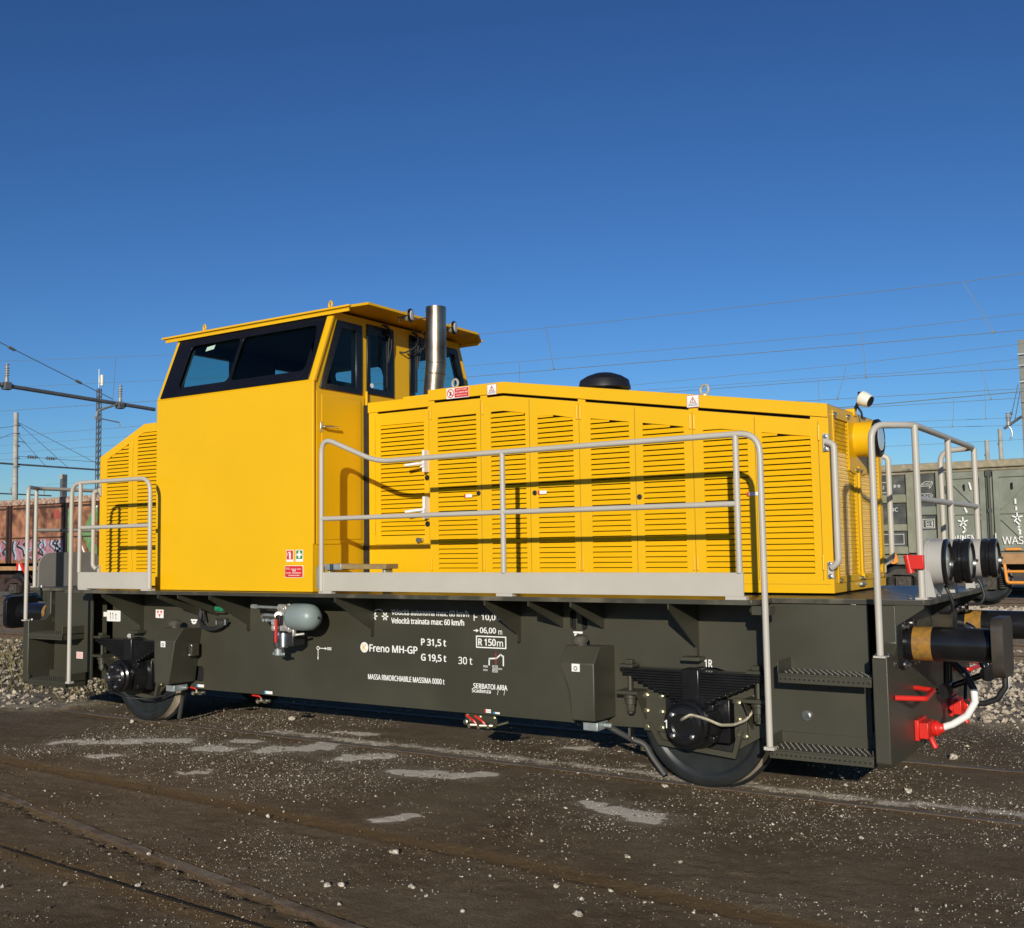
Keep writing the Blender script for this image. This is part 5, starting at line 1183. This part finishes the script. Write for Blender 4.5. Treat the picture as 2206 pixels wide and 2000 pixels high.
for k, (a, c) in enumerate(((-30.5, -29.12), (-28.80, -27.65), (-27.45, -26.06))):
    flat_at('graffiti', PINK, RW, jag(a, c, 1.46, 2.16, k), gy_)
    rnd = random.Random(40+k); b = MB(); bb = MB()
    x = a+.08
    while x < c-.15:
        z = 2.10; pts = [(x, z)]
        for q in range(4): x2 = x+rnd.uniform(-.28, .30); z -= rnd.uniform(.06, .22); pts.append((min(max(x2, a+.03), c-.03), max(z, 1.48)))
        for (p, q), (p2, q2) in zip(pts, pts[1:]):
            d = Vector((p2-p, q2-q)); nn = Vector((-d.y, d.x)).normalized()*rnd.uniform(.016, .042)
            b.xz([(p-nn.x, q-nn.y), (p2-nn.x, q2-nn.y), (p2+nn.x, q2+nn.y), (p+nn.x, q+nn.y)], gy_-.010, gy_-.006)
            if rnd.random() < .7: bb.xz([(p+.05-nn.x*1.3, q-nn.y), (p2+.05-nn.x*1.3, q2-nn.y), (p2+.09+nn.x, q2+nn.y), (p+.09+nn.x, q+nn.y)], gy_-.0062, gy_-.0035)
        x += rnd.uniform(.14, .42)
    b.build('graffiti', PBLK, RW, smooth=0); bb.build('graffiti', PBLUE, RW, smooth=0)
flat_at('graffiti', PGREEN, RW, [(-25.80, 3.05), (-25.66, 3.05), (-25.66, 1.45), (-25.80, 1.45)], ry0-.022)
flat_at('graffiti', PGREEN, RW, [(-25.02, 2.55), (-24.75, 2.95), (-24.45, 3.05), (-24.38, 2.85), (-24.72, 2.30), (-24.75, 2.20), (-24.38, 1.75), (-24.40, 1.45), (-24.62, 1.40), (-25.05, 2.05), (-25.30, 2.3)], gy_)
flat_at('graffiti', WHITE, RW, [(-25.33, 2.02), (-25.27, 2.05), (-24.95, 1.58), (-25.0, 1.55)], gy_-.004)
flat_at('graffiti', WHITE, RW, [(-24.70, 2.98), (-24.60, 3.06), (-24.45, 3.12), (-24.33, 3.04), (-24.46, 3.06), (-24.62, 2.99)], gy_-.004)
flat_at('red_patch', mat('patch_red', (.33, .06, .045), .7, var=.2), RW, rrect(-26.62, -26.35, 2.75, 3.03, .06), gy_)
# ---- green wagon
GW = thing('freight_wagon', 'green open freight wagon with double doors and white scrawled words', 'wagon', (2, 18.9, .30))
gy0, gx0, gx1, gz0 = 17.5, -4.7, 9.0, .30
b = MB(); b.box(gx0, gx1, gy0+.07, gy0+.11, 1.38, 3.20); b.box(gx0, gx1, gy0+2.7, gy0+2.74, 1.38, 3.2); b.box(gx0, gx0+.05, gy0+.11, gy0+2.7, 1.38, 3.2); b.box(gx1-.05, gx1, gy0+.11, gy0+2.7, 1.38, 3.2); b.box(gx0, gx1, gy0+.11, gy0+2.7, 1.3, 1.38)
b.build('side_wall', WGREEN, GW)
b = MB(); b.box(gx0-.03, gx1+.03, gy0-.05, gy0+.16, 3.27, 3.44); b.box(gx0-.03, gx1+.03, gy0+2.65, gy0+2.8, 3.27, 3.44); b.box(gx0, gx1, gy0+.02, gy0+.12, 3.201, 3.269); b.build('top_rim', WGRIM, GW, bevel=.02)
for x0, x1 in ((-2.66, -2.38), (-2.01, -1.86), (-4.7, -4.4), (-3.75, -3.5), (2.9, 3.1), (4.6, 4.8), (6.3, 6.5)):
    b = MB(); b.box(x0, x1, gy0-.04, gy0+.069, 1.40, 3.24); b.build('side_post', WGPOST, GW, bevel=.012)
for x0, x1 in ((-3.5, -2.66), (-2.38, -2.01)):
    for z0, z1 in ((2.56, 2.74), (1.91, 2.06), (1.38, 1.53)) if x0 < -3 else ((2.26, 2.44),):
        b = MB(); b.box(x0+.001, x1-.001, gy0+.0, gy0+.069, z0, z1); b.build('side_rail', WGPOST if x0 < -3 else WGREEN, GW, bevel=.01)
for x0, x1, z0, z1 in ((-3.45, -2.68, 2.76, 3.22), (-3.45, -2.68, 2.07, 2.54), (-3.45, -2.68, 1.56, 1.89), (-2.37, -2.03, 2.46, 3.22), (-2.37, -2.03, 1.92, 2.24)):
    b = MB(); b.box(x0, x1, gy0+.055, gy0+.069, z0, z1); b.build('data_panel', WGBLK, GW)
# doors
for x0, x1 in ((-1.78, -.98), (-.82, .02)):
    b = MB(); b.box(x0, x1, gy0+.045, gy0+.069, 1.42, 3.20); d = b.build('wagon_door', WGREEN, GW)
    b = MB()
    b.xz([(x0, 1.42), (x1, 1.42), (x1, 3.20), (x0, 3.20)], gy0+.0, gy0+.044, [[(x0+.12, 1.50), (x1-.12, 1.50), (x1-.12, 2.24), (x0+.12, 2.24)], [(x0+.12, 2.33), (x1-.12, 2.33), (x1-.12, 3.05), (x0+.12, 3.05)]])
    b.build('door_frame', WGREEN, d, bevel=.008)
    for (a, c, e, f) in ((x0+.12, 3.0, x1-.12, 2.36), (x0+.12, 1.53, x1-.12, 2.20)) if x0 < -1 else ((x0+.12, 2.36, x1-.12, 3.0), (x0+.12, 2.20, x1-.12, 1.53)):
        p, q = Vector((a, c)), Vector((e, f)); nn = Vector((-(q-p).y, (q-p).x)).normalized()*.05
        b = MB(); b.xz([tuple(p-nn), tuple(q-nn), tuple(q+nn), tuple(p+nn)], gy0+.005, gy0+.044); b.build('door_brace', WGREEN, d)
    b = MB(); b.box((x0+x1)/2-.05, (x0+x1)/2-.02, gy0-.02, gy0+.04, 2.78, 2.92); b.build('door_hook', MATBLK, d)
b = MB(); b.cyl((-.90, gy0-.03, 1.45), (-.90, gy0-.03, 3.22), .03, n=10); b.cyl((-.955, gy0+.0, 1.45), (-.955, gy0+.0, 3.2), .018, n=8); b.box(-.96, -.84, gy0-.06, gy0+.02, 3.08, 3.22); b.box(-.94, -.86, gy0-.06, gy0+.0, 2.28, 2.36); b.build('lock_rod', mat('rod_dark', (.05, .055, .045), .5), GW)
b = MB(); b.cyl((-1.83, gy0-.05, 2.72), (-1.83, gy0-.05, 2.90), .035, n=8); b.build('door_hinge', MATBLK, GW)
b = MB(); b.box(gx0, gx1, gy0+.12, gy0+.26, 1.14, 1.37); b.box(gx0, gx1, gy0+2.5, gy0+2.62, 1.14, 1.37); b.build('sole_bar', WGREEN, GW)
b = MB(); b.box(-.72, 3.2, gy0+.02, gy0+.119, 1.14, 1.375); b.build('tan_beam', TAN, GW)
b = MB(); b.box(gx0+.3, gx1-.3, gy0+.7, gy0+2.1, .85, 1.13); b.build('underframe', BOGIE, GW)
b = MB(); b.tube([(-.66, gy0-.05, 1.14), (-.62, gy0-.05, .74), (.9, gy0-.05, .74), (.95, gy0-.05, 1.14)], .035, .06); b.tube([(-.64, gy0-.05, .98), (.92, gy0-.05, .98)], .03); b.build('orange_step', ORANGE, GW)
b = MB(); b.box(-.62, -.30, gy0-.06, gy0-.02, 1.44, 1.49); b.build('orange_handle', ORANGE, GW)
b = MB(); b.xz([(-3.06, 1.38), (-2.94, 1.38), (-2.90, 1.19), (-3.0, 1.15), (-3.1, 1.17), (-3.16, 1.20)], gy0+.0, gy0+.06, [circ(-3.03, 1.23, .025, 8)]); b.build('orange_bracket', ORANGE, GW)
wagon_bogie(GW, -1.94, gy0+.10, gz0, BOGIE, BOGIE); wagon_bogie(GW, 6.2, gy0+.10, gz0, BOGIE, BOGIE)
WL = mat('wagon_lettering', (.62, .62, .56), .6)
def wtext(body, x, z, w, h, y, m=WL, parent=GW): 
    b = MB(); put_text(b, body, x, z, w, h, y, .01); return b.build('lettering', m, parent, smooth=0)
py = gy0+.052
wtext('BC', -3.03, 2.36, .16, .09, py); wtext('-', -3.30, 2.385, .05, .02, py); wtext('5-', -3.33, 2.17, .10, .09, py); wtext('★★' if False else '**', -2.96, 2.91, .17, .08, py); wtext('61', -2.24, 2.02, .10, .07, py); wtext('25.2 m³', -2.33, 2.945, .17, .05, py); wtext('25.2 m', -2.30, 2.675, .17, .05, py); wtext('24.22', -3.38, 2.89, .22, .07, py)
def frame_rect(x0, x1, z0, z1, w=.012, y=py): 
    b = MB(); b.xz([(x0, z0), (x1, z0), (x1, z1), (x0, z1)], y-.003, y, [[(x0+w, z0+w), (x1-w, z0+w), (x1-w, z1-w), (x0+w, z1-w)]]); b.build('white_marking', WL, GW, smooth=0)
frame_rect(-2.34, -2.08, 1.96, 2.17); frame_rect(-2.27, -2.12, 1.99, 2.13); frame_rect(-3.40, -3.10, 2.80, 3.05); frame_rect(-3.06, -2.76, 1.60, 1.84); frame_rect(-3.42, -3.10, 1.60, 1.84)
def wline(pts, w, m, y, name='white_marking', parent=GW):
    b = MB()
    for p, q in zip(pts, pts[1:]):
        p, q = Vector(p), Vector(q); nn = Vector((-(q-p).y, (q-p).x)).normalized()*w/2; e = (q-p).normalized()*w*.3
        b.xz([tuple(p-nn-e), tuple(q-nn+e), tuple(q+nn+e), tuple(p+nn-e)], y-.004, y)
    return b.build(name, m, parent, smooth=0)
wline([(-2.36, 2.92), (-2.26, 3.02), (-2.09, 3.02), (-2.16, 2.92), (-2.36, 2.92)], .010, WL, py-.002); wline([(-2.09, 3.02), (-2.09, 2.96), (-2.16, 2.86), (-2.16, 2.92)], .010, WL, py-.002); wline([(-2.36, 2.655), (-2.14, 2.655), (-2.09, 2.70), (-2.14, 2.745), (-2.36, 2.745)], .010, WL, py-.002)
for k in range(5): wline([(-2.36+k*.06, 1.56), (-2.20+k*.05 if k < 3 else -2.05, 1.86)], .008, WGREEN, gy0+.06, 'mesh_pattern')
SP = mat('spray_white', (.80, .80, .76), .6); sy = gy0-.006
wtext('WAS', -.68, 1.57, .42, .17, sy, SP); wtext('WHEN', -1.66, 1.64, .44, .15, sy, SP); wtext('I', -.81, 1.66, .02, .16, gy0-.065, SP)
for cx, cz, r in ((-1.47, 2.08, .10), (-.36, 2.15, .10)):
    for k in range(5):
        t = PI/2+k*2*PI/5; wline([(cx, cz), (cx+r*math.cos(t), cz+r*math.sin(t))], .03, SP, sy, 'graffiti')
for pts in ([(-1.46, 1.98), (-1.42, 1.90), (-1.48, 1.84)], [(-1.48, 1.76), (-1.48, 1.72)], [(-.38, 2.06), (-.31, 1.98), (-.36, 1.92), (-.31, 1.86)], [(-.32, 1.83), (-.32, 1.79)], [(-.38, 2.55), (-.38, 2.46)], [(-.37, 2.38), (-.37, 2.32)], [(-1.68, 2.24), (-1.65, 2.26)], [(-1.42, 2.40), (-1.38, 2.30)], [(-1.30, 2.95), (-1.27, 2.80)]): wline(pts, .036, SP, sy, 'graffiti')
# ================================================================== CATENARY
def wire(o, pts, r, m=WIRE, name='wire'):
    b = MB(); b.tube(pts, r, 0, 5, caps=False); return b.build(name, m, o, smooth=60)
def line(label, y, mess, cont, drops, rm=.0055, rc=.0068):
    o = thing('overhead_line', label, 'overhead line', (mess[0][0] if mess else cont[0][0], y, 5), 'overhead wires of the yard')
    if mess: wire(o, [(x, y, z) for x, z in mess], rm, name='messenger_wire')
    if cont: wire(o, [(x, y, z) for x, z in cont], rc, name='contact_wire')
    for a, c in drops:
        b = MB(); b.tube([(a[0], y, a[1]), ((a[0]*.5+c[0]*.5)+.015, y, (a[1]+c[1])/2), (c[0], y, c[1])], .007, 0, 4); b.box(c[0]-.02, c[0]+.02, y-.015, y+.015, c[1]-.02, c[1]+.03); b.build('dropper', WIRE, o)
line('highest pair of overhead wires, rising over the hood to the upper right edge', 11.26, [(-45, 9.5), (-27, 7.67), (-20.65, 7.12), (-10.31, 6.41), (-6.49, 6.26), (-3.16, 6.16), (-.19, 6.07), (.76, 6.08), (8, 6.4), (25, 8)], [(-45, 6.5), (-28.8, 6.23), (-21.2, 5.89), (-10.7, 5.49), (-1.88, 5.2), (.71, 5.13), (25, 4.9)], [((-23.05, 7.3), (-23.16, 6.0)), ((-8.52, 6.34), (-8.34, 5.43)), ((-.19, 6.07), (.24, 5.15))])
line('second pair of overhead wires from the top, with a dropper above the front lamp', 15.2, [(-40, 8.4), (-13.48, 6.57), (-6.1, 6.29), (-2.93, 6.18), (.26, 6.17), (20, 7.2)], [(-50, 6.5), (-35.4, 6.17), (-27.03, 5.97), (-7.54, 5.31), (-2.88, 5.2), (.05, 5.08), (25, 4.6)], [((-11.7, 6.48), (-11.77, 5.45)), ((-2.94, 6.18), (-2.88, 5.2))])
line('overhead wires meeting the right mast just below its top', 18.28, [(-45, 6.5), (-32.43, 6.2), (-10.11, 6.09), (-4.29, 6.03), (-.31, 6.08), (20, 6.8)], [(-50, 6.3), (-40.5, 6.04), (-32.57, 5.9), (-5.3, 5.23), (-.36, 5.07), (25, 4.5)], [((-4.12, 6.03), (-4.37, 5.2))])
line('overhead wires with a long slanting dropper left of the right mast', 20.77, [(-20, 6.6), (-3.2, 6.08), (-.64, 6.13), (20, 7)], [(-55, 6.5), (-43.1, 6.12), (-37.3, 5.9), (-4.23, 5.24), (-.69, 5.16), (25, 4.6)], [((-1.5, 6.11), (-1.25, 5.19)), ((-5.57, 6.12), (-5.59, 5.28))])
line('lower overhead wires level with the insulator of the right mast', 26.6, [(-30, 6.3), (-5.54, 5.44), (-1.32, 5.28), (20, 4.8)], [(-30, 6.1), (-5.38, 5.25), (-1.33, 5.05), (25, 4.0)], [((-2.28, 6.3), (-2.29, 5.32)), ((-3.17, 6.0), (-3.24, 5.15))])
line('lowest faint overhead wire just above the green wagon', 33.2, [], [(-60, 6.2), (-7.01, 5.24), (-2.36, 5.19), (25, 4.9)], [])
line('dark heavier overhead wire running into the right mast', 21.3, [(-20, 5.9), (-5.03, 5.36), (-.68, 5.38), (20, 5.7)], [], [], .012)
def insulator(o, p, h=.5):
    b = MB(); b.lathe(p, (0, 0, 1), [(0, .05), (h*.3, .045), (h*.32, .03)]+[q for k in range(4) for q in ((h*(.36+k*.13), .03), (h*(.38+k*.13), .062), (h*(.42+k*.13), .062), (h*(.44+k*.13), .03))]+[(h*.95, .03), (h*.96, .06), (h, .06)], 12); return b.build('insulator', INSUL, o)
# cantilever whose mast stands just left of the frame
CM = thing('catenary_mast', 'long dark boom with two insulators reaching in from the left edge', 'mast', (-22.3, 3.4, 0), 'catenary masts of the yard')
b = MB(); b.box(-22.42, -22.18, 3.28, 3.52, 0, 8.3); b.build('mast_post', CONC, CM, bevel=.02)
b = MB(); b.tube([(-22.3, 3.3, 6.06), (-23.0, 7.5, 6.10), (-23.0, 12.6, 5.93)], .055, 0, 10); b.build('boom', MASTD, CM)
for y, z in ((7.93, 6.12), (11.4, 5.97)):
    insulator(CM, (-23, y, z+.04), .50); b = MB(); b.box(-23.09, -22.91, y-.10, y+.10, z-.14, z+.06); b.box(-23.06, -22.94, y-.17, y-.10, z-.06, z+.04); b.box(-23.06, -22.94, y+.10, y+.16, z-.10, z+.02); b.build('insulator_clamp', MASTD, CM, bevel=.02)
b = MB(); b.tube([(-22.3, 3.4, 8.1), (-23, 7.7, 7.21), (-23, 11.15, 6.08)], .012, 0, 6); b.build('stay_wire', MASTD, CM)
for y, z in ((8.04, 7.09), (10.03, 6.45)):
    b = MB(); b.lathe((-23, y-.11, z+.035), (0, .95, -.31), [(0, .015), (.03, .04), (.20, .04), (.23, .015)], 8); b.build('turnbuckle', MASTD, CM)
b = MB(); b.tube([(-23, 11.25, 5.93), (-23, 10.85, 5.78), (-23, 10.66, 5.68), (-23, 10.62, 5.52), (-23, 10.72, 5.49)], .035, .05, 8); b.tube([(-23, 10.72, 5.49), (-23, 11.38, 5.43), (-23, 11.40, 5.32)], .018, .02, 8); b.box(-23.05, -22.95, 10.58, 10.76, 5.46, 5.54); b.build('registration_arm', GALV, CM)
# tubular mast with two-sided boom
TM = thing('catenary_mast', 'pale banded tube mast with stay wires above the red wagon', 'mast', (-45, 21.85, 0), 'catenary masts of the yard')
b = MB(); b.cyl((-45, 21.87, 0), (-45, 21.78, 8.55), .15, .11, 12); b.build('mast_post', CONC, TM)
b = MB()
for z in (7.9, 7.5, 6.9, 6.3, 5.9): b.cyl((-45, 21.85-.01*z+.06, z), (-45, 21.85-.01*z+.06, z+.05), .155, n=12)
b.build('mast_band', MASTD, TM)
b = MB(); b.tube([(-45, 15, 6.08), (-45, 26.4, 6.0)], .045, 0, 8); b.build('boom', MASTD, TM)
b = MB()
for a, c in (((21.8, 8.12), (26.9, 6.1)), ((21.8, 8.12), (24.64, 6.03)), ((21.8, 7.56), (23.4, 6.03)), ((21.8, 7.9), (17, 6.9)), ((21.8, 7.6), (18.5, 6.1))): b.tube([(-45, a[0], a[1]), (-45, c[0], c[1])], .012, 0, 5)
b.build('stay_wire', MASTD, TM)
for y in (22.4, 23.4):
    b = MB(); b.lathe((-45, y, 6.43), (0, 1, 0), [(0, .03)]+[q for k in range(4) for q in ((.06+k*.12, .03), (.09+k*.12, .09), (.13+k*.12, .03))]+[(.6, .03)], 10); b.build('insulator', STEEL, TM)
b = MB(); b.tube([(-45, 21.9, 6.43), (-45, 27, 6.40)], .012, 0, 5); b.tube([(-45, 21.9, 7.15), (-45, 22.3, 7.14)], .02, 0, 5); b.build('cross_wire', MASTD, TM)
# far cantilever
FM = thing('catenary_mast', 'farthest small boom with two insulators low above the red wagon', 'mast', (-68.5, 33.6, 0), 'catenary masts of the yard')
b = MB(); b.cyl((-68.5, 33.6, 0), (-68.5, 33.6, 8.4), .14, .11, 10); b.build('mast_post', CONC, FM)
b = MB(); b.tube([(-68.5, 33.6, 6.02), (-68.5, 39.2, 5.97)], .05, 0, 8); b.build('boom', MASTD, FM)
for y in (36.0, 38.6): insulator(FM, (-68.5, y, 6.02), .45)
# lattice mast with an antenna
LM = thing('lattice_mast', 'thin lattice mast carrying a box antenna, left of the cab', 'mast', (-50, 29.95, 0))
b = MB()
for dx, dy in ((-.09, -.09), (.09, -.09), (.09, .09), (-.09, .09)): b.box(-50+dx-.02, -50+dx+.02, 29.95+dy-.02, 29.95+dy+.02, 0, 11.15)
z = 0
while z < 11:
    for s in (-1, 1): b.tube([(-50-.09, 29.95+s*.09, z), (-50+.09, 29.95+s*.09, z+.35)], .012, 0, 4); b.tube([(-50+s*.09, 29.95-.09, z), (-50+s*.09, 29.95+.09, z+.35)], .012, 0, 4)
    z += .35
b.build('lattice_frame', MASTD, LM, smooth=0)
b = MB(); b.cyl((-50, 29.92, 11.1), (-50, 29.92, 12.3), .02, n=6); b.build('antenna_rod', GALV, LM)
b = MB(); b.cyl((-50, 30.13, 11.36), (-50, 30.13, 11.98), .10, n=12); b.box(-50.03, -49.97, 29.92, 30.05, 11.5, 11.85); b.build('antenna_box', OFFW, LM)
SPT = thing('signal_post', 'short dark square post behind the red wagon', 'post', (-60, 34.5, 0))
b = MB(); b.box(-60.12, -59.88, 34.30, 34.68, 0, 6.9); b.build('post_shaft', MASTD, SPT, bevel=.02)
b = MB(); b.box(-60.15, -59.87, 34.28, 34.34, 6.6, 6.92); b.build('post_cap', CONC, SPT)
# right mast
RM = thing('catenary_mast', 'grey steel mast at the right edge with a short boom and curved arm', 'mast', (-.6, 22.05, 0), 'catenary masts of the yard')
b = MB(); b.box(-.70, -.44, 22.0, 22.03, 0, 6.82); b.box(-.72, -.70, 21.95, 22.25, 0, 6.82); b.box(-.44, -.42, 21.95, 22.25, 0, 6.82); b.build('mast_post', mat('mast_grey', (.20, .205, .18), .7, var=.15), RM)
b = MB()
for z in (6.42, 6.12, 5.70): b.box(-.74, -.40, 21.93, 22.27, z, z+.035)
b.build('mast_band', GALV, RM)
b = MB(); b.tube([(-.72, 22.0, 4.83), (-1.16, 22.0, 4.54)], .035, 0, 8); b.build('boom', MASTD, RM)
b = MB(); b.tube([(-.77, 22, 5.67), (-1.02, 22, 4.66)], .010, 0, 5); b.tube([(-.73, 22, 5.5), (-.89, 22, 4.75)], .010, 0, 5); b.lathe((-.955, 22, 4.88), (-.2, 0, 1), [(0, .01), (.02, .03), (.07, .03), (.09, .01)], 8); b.build('stay_wire', MASTD, RM)
insulator(RM, (-1.05, 22, 4.62), .32)
b = MB(); b.tube([(-1.05, 22, 4.60), (-.99, 22, 4.52), (-.965, 22, 4.40), (-.98, 22, 4.31), (-1.02, 22, 4.29)], .022, .03, 8); b.tube([(-1.02, 22, 4.29), (-1.04, 22, 4.22)], .01, 0, 6); b.build('curved_arm', GALV, RM)
for x, h, l in ((-5.23, 7.21, 'taller pale pole behind the green wagon, left of the right mast'), (-5.87, 6.69, 'shorter pale pole behind the green wagon')):
    P_ = thing('catenary_pole', l, 'pole', (x, 50, 0)); b = MB(); b.cyl((x, 50, 0), (x, 50, h), .12, .10, 10); b.build('pole_shaft', CONC, P_); b = MB(); b.box(x-.13, x-.08, 49.9, 50.1, h-.8, h-.7); b.build('pole_clamp', MASTD, P_)
